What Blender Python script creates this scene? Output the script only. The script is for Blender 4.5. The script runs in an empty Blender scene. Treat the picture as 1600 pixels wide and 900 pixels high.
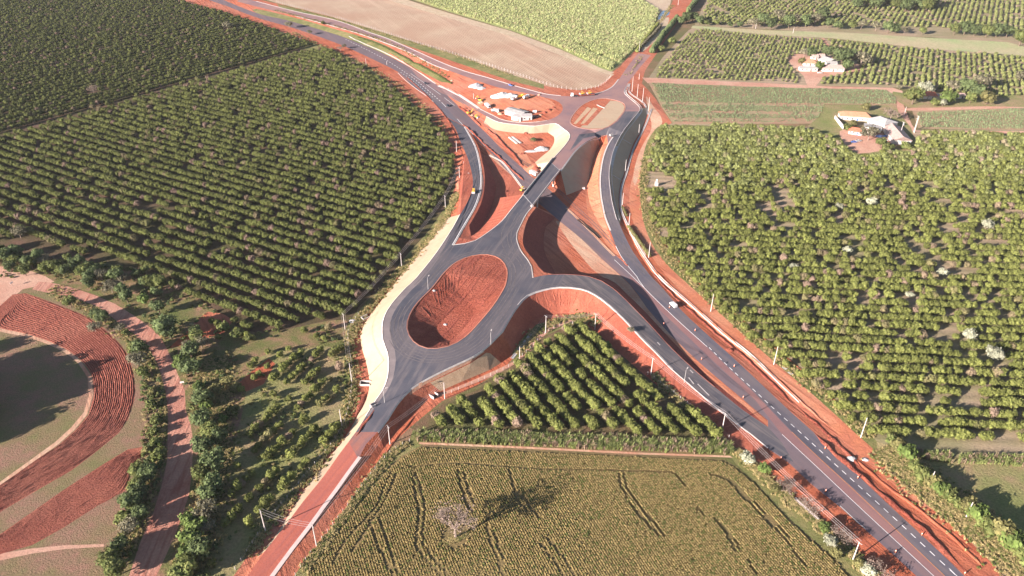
import bpy, bmesh, math, random
import numpy as np
from mathutils import Vector, Matrix, geometry, noise
from mathutils.bvhtree import BVHTree
random.seed(7); np.random.seed(7)
R = math.radians
SC = bpy.context.scene
COL = SC.collection
D = bpy.data

# ------------------------------------------------------------------ camera
F, PITCH, H = 1178.0, R(32.48), 214.0          # focal length in photo pixels, downward pitch, height of the drone
CP, SP = math.cos(PITCH), math.sin(PITCH)
cam = D.objects.new('camera', D.cameras.new('camera')); COL.objects.link(cam)
cam.location = (0, 0, H); cam.rotation_euler = (R(90) - PITCH, 0, 0)
cam.data.sensor_width = 36; cam.data.lens = 36 * F / 1600
cam.data.clip_start = 1; cam.data.clip_end = 30000
SC.camera = cam
# ------------------------------------------------------------------ sky, sun, exposure
SUN_EL, SUN_AZ = R(17.5), R(33)                # light travels towards (cos az, sin az)
w = D.worlds.new('World'); SC.world = w; w.use_nodes = True
nt = w.node_tree; nt.nodes.clear()
sky = nt.nodes.new('ShaderNodeTexSky'); sky.sky_type = 'NISHITA'; sky.sun_disc = False
sky.sun_elevation = SUN_EL
sx, sy = -math.cos(SUN_AZ), -math.sin(SUN_AZ)   # towards the sun
sky.sun_rotation = math.atan2(sx, sy) % (2 * math.pi)
sky.dust_density = 0.5; sky.air_density = 0.9; sky.altitude = 600
bg = nt.nodes.new('ShaderNodeBackground'); bg.inputs[1].default_value = 0.05
wo = nt.nodes.new('ShaderNodeOutputWorld')
nt.links.new(sky.outputs[0], bg.inputs[0]); nt.links.new(bg.outputs[0], wo.inputs[0])
sun = D.objects.new('sun', D.lights.new('sun', 'SUN')); COL.objects.link(sun)
sun.data.energy = 5.0; sun.data.angle = R(0.5); sun.data.color = (1.0, 0.91, 0.86)
sun.rotation_euler = Vector((-math.cos(SUN_AZ) * math.cos(SUN_EL), -math.sin(SUN_AZ) * math.cos(SUN_EL), math.sin(SUN_EL))).to_track_quat('Z', 'Y').to_euler()
sun.location = (-200, -150, 300)
vs = SC.view_settings
vs.view_transform = 'Standard'; vs.look = 'None'; vs.exposure = 1.7; vs.gamma = 1.0; vs.use_curve_mapping = False
SC.cycles.max_bounces = 6; SC.cycles.volume_bounces = 1

# ------------------------------------------------------------------ helpers
def tag(o, label=None, cat=None, group=None, kind=None):
    if label: o['label'] = label
    if cat: o['category'] = cat
    if group: o['group'] = group
    if kind: o['kind'] = kind
    return o
def empty(name, loc, rz=0, label=None, cat=None, group=None):
    o = D.objects.new(name, None); COL.objects.link(o)
    o.location = loc; o.rotation_euler = (0, 0, rz); o.empty_display_size = 0.5
    return tag(o, label, cat, group)
def mesh_obj(name, verts, faces, mat=None, parent=None, smooth=False):
    me = D.meshes.new(name); me.from_pydata([tuple(v) for v in verts], [], faces); me.update()
    if smooth: me.polygons.foreach_set('use_smooth', [True] * len(me.polygons))
    if mat:
        for m in (mat if isinstance(mat, list) else [mat]): me.materials.append(m)
    o = D.objects.new(name, me); COL.objects.link(o)
    if parent: o.parent = parent
    return o
def link_mesh(name, me, parent=None, loc=(0, 0, 0), rz=0):
    o = D.objects.new(name, me); COL.objects.link(o)
    if parent: o.parent = parent
    o.location = loc; o.rotation_euler = (0, 0, rz)
    return o
class MB:
    def __init__(s): s.v = []; s.f = []
    def add(s, vs_, fs):
        n = len(s.v); s.v += [tuple(v) for v in vs_]; s.f += [tuple(i + n for i in f) for f in fs]; return s
    def box(s, c, d, rz=0, taper=1.0):
        x, y, z = d[0] / 2, d[1] / 2, d[2] / 2
        P = []
        for k, (a, b, e) in enumerate([(-1,-1,-1),(1,-1,-1),(1,1,-1),(-1,1,-1),(-1,-1,1),(1,-1,1),(1,1,1),(-1,1,1)]):
            t = taper if e > 0 else 1
            px, py = a * x * t, b * y * t
            P.append((c[0] + px * math.cos(rz) - py * math.sin(rz), c[1] + px * math.sin(rz) + py * math.cos(rz), c[2] + e * z))
        return s.add(P, [(0,3,2,1),(4,5,6,7),(0,1,5,4),(1,2,6,5),(2,3,7,6),(3,0,4,7)])
    def tube(s, p, q, r0, r1=None, n=8, cap=True):
        r1 = r0 if r1 is None else r1
        p, q = Vector(p), Vector(q); d = (q - p).normalized()
        a = d.orthogonal().normalized(); b = d.cross(a)
        V = [p + (a * math.cos(2*math.pi*i/n) + b * math.sin(2*math.pi*i/n)) * r0 for i in range(n)]
        V += [q + (a * math.cos(2*math.pi*i/n) + b * math.sin(2*math.pi*i/n)) * r1 for i in range(n)]
        Fc = [(i, (i+1) % n, n + (i+1) % n, n + i) for i in range(n)]
        if cap: Fc += [tuple(range(n))[::-1], tuple(range(n, 2*n))]
        return s.add(V, Fc)
    def prism(s, poly, z0, z1):
        n = len(poly)
        return s.add([(x, y, z0) for x, y in poly] + [(x, y, z1) for x, y in poly],
                     [tuple(range(n))[::-1], tuple(range(n, 2*n))] + [(i, (i+1) % n, n + (i+1) % n, n + i) for i in range(n)])
    def obj(s, name, mat, parent=None, smooth=False): return mesh_obj(name, s.v, s.f, mat, parent, smooth)

def W(x, y, z=0.0):
    """photo pixel (1600x900) -> the place on the level z"""
    u, v = x - 800, y - 450; t = (H - z) / (F * SP + v * CP)
    return Vector((u * t, (F * CP - v * SP) * t, z))
def project(p):
    x, y, z = p[0], p[1], p[2] - H
    dep = y * CP - z * SP
    if dep <= 1: return (-9e9, -9e9)
    return (800 + F * x / dep, 450 - F * (y * SP + z * CP) / dep)
def spline(P, step=4.0, closed=False):
    P = [Vector(p) for p in P]; n = len(P); out = []
    for i in range(n if closed else n - 1):
        p1, p2 = P[i], P[(i+1) % n]
        p0 = P[(i-1) % n] if (closed or i > 0) else p1 * 2 - p2
        p3 = P[(i+2) % n] if (closed or i + 2 < n) else p2 * 2 - p1
        k = max(1, int((p2 - p1).length / step))
        for j in range(k):
            t = j / k
            a = 0.5 * ((2*p1) + (-p0 + p2) * t + (2*p0 - 5*p1 + 4*p2 - p3) * t*t + (-p0 + 3*p1 - 3*p2 + p3) * t**3)
            out.append(a)
    if not closed: out.append(P[-1].copy())
    return out
def WL(pts, z=None, step=4.0, closed=False):
    return spline([W(p[0], p[1], (p[2] if len(p) > 2 else (z or 0.0))) for p in pts], step, closed)

# ------------------------------------------------------------------ materials
def new_mat(name):
    m = D.materials.new(name); m.use_nodes = True; n = m.node_tree
    b = n.nodes['Principled BSDF']; b.inputs['Specular IOR Level'].default_value = 0.15
    return m, n, b
def N(n, t, **k):
    a = n.nodes.new(t)
    for x, v in k.items():
        if x.startswith('i_'): a.inputs[int(x[2:]) if x[2:].isdigit() else x[2:]].default_value = v
        else: setattr(a, x, v)
    return a
def noise_fac(n, vec, scale, lo, hi, detail=4, rough=0.55, dist=0.0):
    t = N(n, 'ShaderNodeTexNoise'); t.inputs['Scale'].default_value = scale; t.inputs['Detail'].default_value = detail
    t.inputs['Roughness'].default_value = rough; t.inputs['Distortion'].default_value = dist
    n.links.new(vec, t.inputs['Vector'])
    r = N(n, 'ShaderNodeMapRange'); r.inputs[1].default_value = lo; r.inputs[2].default_value = hi
    n.links.new(t.outputs[0], r.inputs[0]); return r.outputs[0]
def mixc(n, f, a, b):
    m = N(n, 'ShaderNodeMix', data_type='RGBA')
    for sock, v in ((m.inputs[0], f), (m.inputs[6], a), (m.inputs[7], b)):
        if hasattr(v, 'is_linked') or hasattr(v, 'node'): n.links.new(v, sock)
        elif isinstance(v, (int, float)): sock.default_value = v
        else: sock.default_value = (*v, 1)
    return m.outputs[2]
def ground(name, c1, c2, c3=None, s1=0.03, s2=0.25, s3=1.5, bump=0.3, bdist=0.4, rough=0.95, rows=None, streak=None, amt=0.6, stain=None):
    """layered noise ground; rows=(angle, spacing m, strength, colour); streak=(angle, stretch, scale, colour, amount)"""
    m, n, b = new_mat(name)
    tc = N(n, 'ShaderNodeTexCoord'); vec = tc.outputs['Object']
    col = mixc(n, noise_fac(n, vec, s2, 0.35, 0.65), c1, c2)
    if c3: col = mixc(n, noise_fac(n, vec, s1, 0.42, 0.68), col, c3)
    fine = noise_fac(n, vec, s3, 0.3, 0.7, 6, 0.7)
    dark = mixc(n, fine, (1 - amt * .45,) * 3, (1 + amt * .25,) * 3)
    mm = N(n, 'ShaderNodeMix', data_type='RGBA', blend_type='MULTIPLY'); mm.inputs[0].default_value = 1
    n.links.new(col, mm.inputs[6]); n.links.new(dark, mm.inputs[7]); col = mm.outputs[2]
    hgt = fine
    if streak:
        ang, st, sc, cc, am = streak
        mp = N(n, 'ShaderNodeMapping'); mp.inputs['Rotation'].default_value = (0, 0, -ang); 
        mp2 = N(n, 'ShaderNodeMapping'); mp2.inputs['Scale'].default_value = (1 / st, 1, 1)
        n.links.new(vec, mp.inputs['Vector']); n.links.new(mp.outputs[0], mp2.inputs['Vector'])
        f = noise_fac(n, mp2.outputs[0], sc, 0.48, 0.66, 5, 0.6)
        k = N(n, 'ShaderNodeMath', operation='MULTIPLY'); k.inputs[1].default_value = am; n.links.new(f, k.inputs[0])
        col = mixc(n, k.outputs[0], col, cc)
        a = N(n, 'ShaderNodeMath', operation='ADD'); n.links.new(f, a.inputs[0]); n.links.new(hgt, a.inputs[1]); hgt = a.outputs[0]
    if stain:
        sc, lo, hi, cc, am = stain
        f = noise_fac(n, vec, sc, lo, hi, 5, 0.6, 0.6)
        k = N(n, 'ShaderNodeMath', operation='MULTIPLY'); k.inputs[1].default_value = am; n.links.new(f, k.inputs[0])
        col = mixc(n, k.outputs[0], col, cc)
    if rows:
        ang, sp, am, cc = rows[:4]
        mp = N(n, 'ShaderNodeMapping'); mp.inputs['Rotation'].default_value = (0, 0, -ang)
        n.links.new(vec, mp.inputs['Vector'])
        wv = N(n, 'ShaderNodeTexWave', wave_type='BANDS', bands_direction='Y'); wv.inputs['Scale'].default_value = math.pi / 10 / sp * 2 / 2
        wv.inputs['Scale'].default_value = 0.314159 / sp
        wv.inputs['Distortion'].default_value = rows[4] if len(rows) > 4 else 1.0; wv.inputs['Detail'].default_value = 3; wv.inputs['Detail Scale'].default_value = 0.4
        n.links.new(mp.outputs[0], wv.inputs['Vector'])
        k = N(n, 'ShaderNodeMath', operation='MULTIPLY'); k.inputs[1].default_value = am; n.links.new(wv.outputs[1], k.inputs[0])
        col = mixc(n, k.outputs[0], col, cc)
        a = N(n, 'ShaderNodeMath', operation='MULTIPLY_ADD'); a.inputs[1].default_value = 1.2; n.links.new(wv.outputs[1], a.inputs[0]); n.links.new(hgt, a.inputs[2]); hgt = a.outputs[0]
    n.links.new(col, b.inputs['Base Color']); b.inputs['Roughness'].default_value = rough
    bp = N(n, 'ShaderNodeBump'); bp.inputs['Strength'].default_value = bump; bp.inputs['Distance'].default_value = bdist
    n.links.new(hgt, bp.inputs['Height']); n.links.new(bp.outputs[0], b.inputs['Normal'])
    return m
def flat(name, c, rough=0.7, metal=0, var=0.25, sc=1.0, spec=0.3):
    m, n, b = new_mat(name)
    tc = N(n, 'ShaderNodeTexCoord')
    f = noise_fac(n, tc.outputs['Object'], sc, 0.3, 0.7, 4)
    n.links.new(mixc(n, f, tuple(x * (1 - var) for x in c), tuple(min(1, x * (1 + var * .5)) for x in c)), b.inputs['Base Color'])
    b.inputs['Roughness'].default_value = rough; b.inputs['Metallic'].default_value = metal; b.inputs['Specular IOR Level'].default_value = spec
    return m
def leaf(name, ca, cb, odd=None, odd_at=0.93, sc=0.8, trans=0.25):
    """foliage: colour varies per tree (object random) and by clump; odd = colour of the few dry ones"""
    m, n, b = new_mat(name)
    tc = N(n, 'ShaderNodeTexCoord'); oi = N(n, 'ShaderNodeObjectInfo'); geo = N(n, 'ShaderNodeNewGeometry')
    f = noise_fac(n, tc.outputs['Object'], sc, 0.3, 0.7, 3)
    col = mixc(n, f, ca, cb)
    v = N(n, 'ShaderNodeMapRange'); v.inputs[3].default_value = 0.72; v.inputs[4].default_value = 1.25; n.links.new(oi.outputs['Random'], v.inputs[0])
    g = N(n, 'ShaderNodeMapRange'); g.inputs[3].default_value = 0.7; g.inputs[4].default_value = 1.3; n.links.new(geo.outputs['Random Per Island'], g.inputs[0])
    mu = N(n, 'ShaderNodeMath', operation='MULTIPLY'); n.links.new(v.outputs[0], mu.inputs[0]); n.links.new(g.outputs[0], mu.inputs[1])
    sc_ = N(n, 'ShaderNodeVectorMath', operation='SCALE'); n.links.new(col, sc_.inputs[0]); n.links.new(mu.outputs[0], sc_.inputs['Scale']); col = sc_.outputs[0]
    if odd:
        wn = N(n, 'ShaderNodeTexWhiteNoise', noise_dimensions='1D'); n.links.new(oi.outputs['Random'], wn.inputs['W'])
        gt = N(n, 'ShaderNodeMapRange'); gt.inputs[1].default_value = odd_at - .06; gt.inputs[2].default_value = odd_at + .03; n.links.new(wn.outputs[0], gt.inputs[0])
        col = mixc(n, gt.outputs[0], col, odd)
    n.links.new(col, b.inputs['Base Color']); b.inputs['Roughness'].default_value = 0.75
    tr = N(n, 'ShaderNodeBsdfTranslucent'); n.links.new(col, tr.inputs[0])
    ms = N(n, 'ShaderNodeMixShader'); ms.inputs[0].default_value = trans
    n.links.new(b.outputs[0], ms.inputs[1]); n.links.new(tr.outputs[0], ms.inputs[2]); n.links.new(ms.outputs[0], n.nodes['Material Output'].inputs[0])
    return m
RED1, RED2, RED3 = (0.40, 0.105, 0.052), (0.50, 0.145, 0.072), (0.33, 0.078, 0.044)
M = {}
M['soil'] = ground('red_soil', RED1, RED2, (0.50, 0.19, 0.12), s1=0.02, s2=0.12, s3=1.2, bump=0.5, streak=(R(120), 12, 0.5, (0.30, 0.08, 0.05), 0.7))
M['soil_cut'] = ground('cut_red_soil', (0.36, 0.10, 0.065), (0.44, 0.135, 0.085), RED3, s2=0.3, s3=0.9, bump=0.9, bdist=0.8, streak=(R(60), 10, 0.4, (0.28, 0.07, 0.05), 0.7))
M['soil_slope'] = ground('embankment_red_soil', (0.39, 0.112, 0.066), (0.46, 0.14, 0.082), (0.35, 0.09, 0.056), s2=0.15, s3=1.0, bump=0.35, streak=(R(75), 7, 0.6, (0.33, 0.09, 0.06), 0.5))
M['soil_shade'] = ground('shaded_red_soil', (0.27, 0.07, 0.05), (0.31, 0.085, 0.06), (0.24, 0.065, 0.05), s2=0.2, s3=1.0, bump=0.6)  # darker copy of the slope soil, bank shade put into its colour
M['orange'] = ground('orange_soil', (0.56, 0.20, 0.10), (0.50, 0.165, 0.095), (0.60, 0.27, 0.16), s2=0.15, s3=1.0, bump=0.35, streak=(R(120), 14, 0.4, (0.42, 0.12, 0.07), 0.5))
M['tan_soil'] = ground('dusty_tan_soil', (0.55, 0.33, 0.22), (0.50, 0.24, 0.15), (0.60, 0.40, 0.27), s2=0.1, s3=0.8, bump=0.3, streak=(R(122), 14, 0.4, (0.50, 0.20, 0.12), 0.6))
M['farm'] = ground('farm_ground', (0.17, 0.13, 0.06), (0.26, 0.15, 0.09), (0.13, 0.13, 0.045), s1=0.015, s2=0.1, s3=0.9, bump=0.5)
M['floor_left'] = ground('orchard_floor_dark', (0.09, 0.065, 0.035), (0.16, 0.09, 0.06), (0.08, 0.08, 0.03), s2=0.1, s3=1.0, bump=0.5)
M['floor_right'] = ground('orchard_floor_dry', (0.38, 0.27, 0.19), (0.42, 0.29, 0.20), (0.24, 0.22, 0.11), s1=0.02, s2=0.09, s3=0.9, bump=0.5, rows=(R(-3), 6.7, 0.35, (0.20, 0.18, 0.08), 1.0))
M['floor_tri'] = ground('orchard_floor_grove', (0.12, 0.11, 0.045), (0.20, 0.11, 0.07), (0.10, 0.11, 0.04), s2=0.15, s3=1.2, bump=0.6)  # darker olive-brown floor of the triangular grove
M['field_tan'] = ground('harvested_field', (0.43, 0.29, 0.20), (0.48, 0.35, 0.24), (0.40, 0.24, 0.16), s1=0.012, s2=0.05, s3=0.7, bump=0.3, rows=(R(-64), 2.4, 0.22, (0.34, 0.21, 0.14), 2.5), streak=(R(-64), 25, 0.12, (0.55, 0.40, 0.28), 0.5))
M['stubble'] = ground('dry_stubble', (0.56, 0.44, 0.30), (0.46, 0.34, 0.22), (0.50, 0.36, 0.26), s2=0.15, s3=0.9, bump=0.5)
M['grass'] = ground('roadside_grass', (0.20, 0.20, 0.07), (0.32, 0.25, 0.11), (0.14, 0.16, 0.05), s1=0.05, s2=0.25, s3=1.5, bump=0.7, amt=0.9)
M['grass_pale'] = ground('pale_grass_strip', (0.33, 0.38, 0.17), (0.42, 0.38, 0.21), (0.50, 0.36, 0.24), s1=0.008, s2=0.05, s3=0.5, bump=0.4)
M['grass_dry'] = ground('dry_grass', (0.44, 0.33, 0.17), (0.52, 0.38, 0.22), (0.30, 0.27, 0.10), s1=0.06, s2=0.2, s3=1.3, bump=0.8, amt=0.9)
M['grass_field'] = ground('grass_field', (0.27, 0.24, 0.10), (0.36, 0.24, 0.14), (0.20, 0.22, 0.07), s1=0.03, s2=0.15, s3=1.0, bump=0.7, amt=0.9)
M['pasture'] = ground('dry_pasture', (0.25, 0.165, 0.10), (0.32, 0.17, 0.12), (0.18, 0.175, 0.065), s1=0.05, s2=0.3, s3=1.6, bump=0.7, amt=0.9)
M['weedy'] = ground('weedy_ground', (0.17, 0.165, 0.055), (0.34, 0.18, 0.12), (0.12, 0.14, 0.04), s1=0.04, s2=0.18, s3=1.3, bump=0.7, amt=0.9)
M['field_crop'] = ground('crop_field_soil', (0.21, 0.15, 0.065), (0.24, 0.165, 0.075), (0.18, 0.145, 0.06), s2=0.1, s3=1.2, bump=0.5)
M['field_cane'] = ground('cane_field_soil', (0.30, 0.33, 0.12), (0.24, 0.26, 0.09), (0.36, 0.34, 0.16), s2=0.12, s3=0.5, bump=0.5)
M['field_blue'] = ground('low_crop_field_soil', (0.42, 0.23, 0.15), (0.30, 0.25, 0.14), (0.33, 0.27, 0.15), s2=0.1, s3=0.8, bump=0.5)
M['track'] = ground('dirt_track', (0.50, 0.24, 0.17), (0.42, 0.17, 0.12), (0.54, 0.29, 0.21), s2=0.2, s3=1.2, bump=0.4, streak=(R(95), 10, 0.5, (0.30, 0.09, 0.06), 0.6))
M['pale_track'] = ground('pale_dirt_track', (0.55, 0.30, 0.21), (0.48, 0.23, 0.16), (0.58, 0.36, 0.26), s2=0.2, s3=1.0, bump=0.3)
M['asph_new'] = ground('new_asphalt', (0.070, 0.070, 0.088), (0.092, 0.090, 0.106), (0.13, 0.112, 0.12), s1=0.035, s2=0.15, s3=2.5, bump=0.05, bdist=0.05, rough=0.8, amt=0.25, streak=(R(70), 18, 0.45, (0.19, 0.155, 0.15), 0.55))
M['asph_loop'] = ground('loop_asphalt', (0.085, 0.08, 0.092), (0.11, 0.10, 0.11), (0.14, 0.12, 0.12), s1=0.04, s2=0.15, s3=2.5, bump=0.05, bdist=0.05, rough=0.8, amt=0.25, streak=(R(125), 18, 0.5, (0.24, 0.19, 0.17), 0.6))
M['asph_hwy'] = ground('worn_asphalt', (0.165, 0.12, 0.132), (0.185, 0.136, 0.145), (0.15, 0.115, 0.12), s1=0.03, s2=0.2, s3=2.5, bump=0.05, bdist=0.05, rough=0.8, amt=0.25, streak=(R(117), 40, 0.35, (0.25, 0.15, 0.135), 0.6))
M['asph_lane'] = ground('fresh_lane_asphalt', (0.105, 0.095, 0.118), (0.125, 0.112, 0.13), (0.17, 0.135, 0.135), s1=0.03, s2=0.2, s3=2.5, bump=0.05, bdist=0.05, rough=0.8, amt=0.25, streak=(R(117), 40, 0.35, (0.19, 0.15, 0.145), 0.6))
M['asph_red'] = ground('soil_stained_asphalt', (0.27, 0.135, 0.125), (0.23, 0.125, 0.125), (0.31, 0.16, 0.14), s1=0.03, s2=0.2, s3=2.0, bump=0.05, bdist=0.05, rough=0.85, amt=0.25, streak=(R(117), 40, 0.35, (0.20, 0.12, 0.12), 0.6))
M['asph_dust'] = ground('dusty_asphalt', (0.29, 0.165, 0.155), (0.25, 0.15, 0.15), (0.35, 0.20, 0.17), s1=0.03, s2=0.1, s3=1.5, bump=0.05, bdist=0.05, rough=0.85, amt=0.25, stain=(0.05, 0.5, 0.7, (0.17, 0.13, 0.15), 0.6))
M['clay_road'] = ground('compacted_clay_road', (0.43, 0.125, 0.085), (0.38, 0.105, 0.075), (0.48, 0.15, 0.10), s2=0.12, s3=1.4, bump=0.12, amt=0.35, streak=(R(66), 22, 0.4, (0.31, 0.10, 0.085), 0.6))
M['textile'] = ground('straw_erosion_mat', (0.46, 0.335, 0.225), (0.42, 0.30, 0.20), (0.48, 0.355, 0.24), s1=0.04, s2=0.3, s3=3.0, bump=0.1, bdist=0.05, amt=0.2, rows=(R(-10), 2.0, 0.15, (0.52, 0.35, 0.22), 0.3), stain=(0.09, 0.52, 0.72, (0.50, 0.27, 0.17), 0.45))
M['textile_worn'] = ground('old_erosion_mat', (0.56, 0.38, 0.24), (0.47, 0.30, 0.18), (0.60, 0.43, 0.28), s2=0.5, s3=2.0, bump=0.5, bdist=0.2, amt=0.7)
M['plowed'] = ground('plowed_soil', (0.37, 0.115, 0.075), (0.29, 0.085, 0.06), (0.42, 0.15, 0.10), s2=0.3, s3=1.4, bump=1.0, bdist=0.6, amt=0.9)
M['water'] = flat('pond_water', (0.10, 0.16, 0.24), 0.04, spec=0.9, var=0.1)
M['white'] = flat('white_road_paint', (0.85, 0.80, 0.76), 0.6, var=0.12, sc=0.7)
M['orange_line'] = flat('orange_dust_line', (0.62, 0.26, 0.10), 0.8, var=0.3, sc=0.5)
M['clay_asph'] = ground('clay_smeared_asphalt', (0.40, 0.12, 0.08), (0.13, 0.10, 0.11), (0.30, 0.13, 0.10), s1=0.06, s2=0.22, s3=1.5, bump=0.08, amt=0.3, streak=(R(66), 16, 0.4, (0.14, 0.10, 0.11), 0.6))
M['concrete_p'] = flat('pinkish_white_concrete', (0.62, 0.48, 0.43), 0.85, var=0.12, sc=0.5)
M['concrete'] = flat('pale_concrete', (0.62, 0.54, 0.48), 0.85, var=0.25, sc=0.6)
M['concrete_w'] = flat('white_concrete', (0.55, 0.48, 0.44), 0.85, var=0.15, sc=0.5)
M['concrete_g'] = flat('grey_concrete', (0.45, 0.42, 0.40), 0.85, var=0.3, sc=0.4)
M['dark_hole'] = flat('dark_culvert_floor', (0.05, 0.035, 0.03), 0.95)
M['bark'] = flat('bark', (0.16, 0.11, 0.08), 0.95, var=0.4, sc=3)
M['bark_pale'] = flat('pale_dead_wood', (0.27, 0.20, 0.16), 0.95, var=0.3, sc=3)
M['cirrus'] = leaf('citrus_leaves', (0.132, 0.15, 0.036), (0.222, 0.226, 0.065), (0.30, 0.21, 0.15), 0.955, sc=1.6)
M['cirrus_d'] = leaf('dark_citrus_leaves', (0.088, 0.105, 0.027), (0.155, 0.158, 0.046), (0.22, 0.15, 0.11), 0.95, sc=1.6)
M['cirrus_hazed'] = leaf('hazed_citrus_leaves', (0.18, 0.20, 0.065), (0.27, 0.28, 0.10), (0.34, 0.26, 0.18), 0.96, sc=1.6)  # young and far rows: paler leaves, haze put into the colour
M['bush'] = leaf('bush_leaves', (0.091, 0.124, 0.033), (0.195, 0.195, 0.065), None)
M['bush_y'] = leaf('yellow_green_leaves', (0.15, 0.145, 0.05), (0.23, 0.20, 0.08), None)
M['bush_b'] = leaf('bright_green_leaves', (0.10, 0.145, 0.035), (0.16, 0.20, 0.055), None)
M['bush_g'] = leaf('grey_green_leaves', (0.14, 0.13, 0.08), (0.22, 0.19, 0.12), None)
M['bush_w'] = leaf('silvery_leaves', (0.28, 0.29, 0.20), (0.40, 0.38, 0.27), None)
M['bush_k'] = leaf('dark_tree_leaves', (0.077, 0.105, 0.042), (0.140, 0.168, 0.063), None)
M['twig'] = leaf('bare_twigs', (0.18, 0.125, 0.10), (0.26, 0.19, 0.145), None, trans=0.05)
M['cane'] = leaf('cane_leaves', (0.32, 0.35, 0.14), (0.46, 0.46, 0.23), (0.45, 0.38, 0.22), 0.9)
M['corn'] = leaf('corn_leaves', (0.17, 0.20, 0.06), (0.28, 0.29, 0.11), (0.34, 0.24, 0.16), 0.75)
M['cropleaf'] = leaf('crop_leaves', (0.29, 0.215, 0.085), (0.37, 0.275, 0.115), (0.16, 0.17, 0.05), 0.85)
M['blueleaf'] = leaf('low_crop_leaves', (0.20, 0.25, 0.12), (0.29, 0.33, 0.17), (0.30, 0.24, 0.15), 0.9)
M['drytuft'] = leaf('dry_tufts', (0.34, 0.27, 0.11), (0.46, 0.35, 0.18), (0.16, 0.18, 0.05), 0.7)
# ------------------------------------------------------------------ terrain: breaklines (photo pixel x, y, level z)
ZR = 8.0
Ln = {}
# lower roundabout and its roads
Ln['ramp_left'] = WL([(700,185,.3),(712,202,.8),(721,225,1.6),(730,245,2.6),(736,265,3.6),(739,285,4.6),(736,302,5.4),(727,322,6.2),(719,335,6.6),(707,357,7.2),(682,395,7.7),(650,435,8),(634,450,8),(612,475,8),(601,494,8),(597.5,512,7.9),(599,532,7.6),(606,551,7.1),(608,564,6.7),(606,590,5.9),(597,612,5),(585,629,4.2),(572,650,3.2),(556,675,2.3),(532,707,1.5),(505,745,1),(475,782,.8),(445,822,.6),(415,860,.5),(385,903,.5),(355,945,.5)])
Ln['ramp_right'] = WL([(726,198,.3),(742,227,1.8),(749,252,3),(752,275,4.2),(751.5,292,5),(748,308,5.6),(741,326,6.3),(727,350,7),(708,383,7.6)])
Ln['gore_top'] = WL([(708,383,7.6),(726,381,7.8),(743,376,8),(767,360,8),(785,345,8),(798,329,8),(815,308,8),(818,304,8)])
Ln['rb_right'] = WL([(833,321,8),(822,334,8),(813,351,8),(807,364,8),(806.5,373,8),(810,385,8),(816,396,8),(824,406,8),(829.5,416,8),(831,426,8),(832,434,7.9)])
Ln['loop_out'] = WL([(832,434,7.9),(850,430,7.8),(882,428.5,7.6),(920,432,7.1),(940,439,6.7),(957,450,6.2),(980,471,5.3),(1015,507,3.3),(1050,545,1.9),(1093,585,1.0),(1127,613,.5),(1160,640,.25),(1200,667,.1)])
Ln['loop_in'] = WL([(785,517,7.9),(800,491,8),(810,477,8),(825,462,8),(850,453,7.8),(875,449,7.6),(907,451.5,7.1),(930,461,6.5),(955,480,5.6),(980,504,4.5),(1000,526,3.5),(1025,551,2.4),(1050,577,1.6),(1077,600,1.0),(1102,622,.7),(1125,641,.45),(1150,661,.25),(1175,679,.1),(1200,700,.05)])
Ln['rb_low'] = WL([(785,517,7.9),(762,540,7.7),(740,556,7.4),(700,575,6.9),(670,590,6.4),(642,607,5.5),(620,631,4.3),(605,655,3.3),(590,675,2.7),(572,694,2.2),(560,717,1.7),(525,768,1.1),(485,823,.8),(430,901,.5),(400,945,.5)])
Ln['island'] = WL([(675,450,8),(695,425,8),(714,409,8),(737,400,8),(762,398,8),(782,405,8),(792,421,8),(791,440,8),(786,453,8),(770,478,8),(750,502,8),(727,526,8),(700,541,7.9),(668,544,7.8),(646,533,7.8),(636,513,7.9),(640,492,8),(653,472,8)], closed=True)
Ln['island_floor'] = WL([(672,524,3.4),(684,532,3.0),(704,532,2.8),(726,512,3.2),(744,482,4.4),(728,472,4.6),(700,492,3.6),(684,508,3.2)], closed=True)
Ln['shoulder_pit'] = WL([(838,324,7.9),(826,340,7.8),(819,360,7.7),(817,380,7.7),(823,393,7.7),(834,406,7.7),(842,417,7.6),(850,425,7.5)])
Ln['shoulder_ramp'] = WL([(731,200,.3),(747,228,1.7),(753,250,2.9),(757,270,3.9),(757,290,4.9),(754,310,5.5),(747,328,6.2),(733,352,6.9)])
# embankment toes
Ln['toe_left'] = WL([(690,343,1.5),(675,362,.6),(640,410,0),(611,450,0),(580,490,0),(567,510,0),(563,525,0),(565,542,0),(571,562,0),(576,585,0),(577,605,0),(572,625,.2),(560,647,.3),(545,675,.3),(525,702,.2),(492,742,.1),(465,782,0),(432,835,0),(400,873,0),(368,915,0),(340,955,0)])
Ln['toe_low'] = WL([(800,549,0),(783,567,0),(740,592,0),(700,610,0),(672,622,0),(650,634,-.2),(622,664,-.3),(600,700,-.3),(580,730,-.3),(555,765,-.3),(527,802,-.3),(500,840,-.3),(457,898,-.3),(430,940,-.3)])
Ln['toe_basin'] = WL([(800,549,0),(817,522,0),(834,501,0),(860,492,0),(888,489,0),(905,497,0),(935,520,0),(960,545,0),(985,567,0),(1010,591,0),(1045,617,0),(1080,641,0),(1110,661,0),(1150,690,0),(1185,713,0)])
Ln['toe_pit'] = WL([(868,428,0),(862,416,0),(855,404,0),(850,388,0),(850,368,0),(853,354,0)])
Ln['toe_loop'] = WL([(868,428,0),(900,427,0),(935,431,0),(960,441,0),(975,455,0),(1002,481,0),(1032,513,0),(1063,546,0),(1100,582,0),(1135,612,0),(1165,636,0)])
Ln['gore_floor'] = WL([(753,240,.6),(762,258,.1),(770,275,-.6),(775,292,-.8),(771,315,-.2),(761,340,1.6),(748,360,4.2),(736,369,6.2)])
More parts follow.
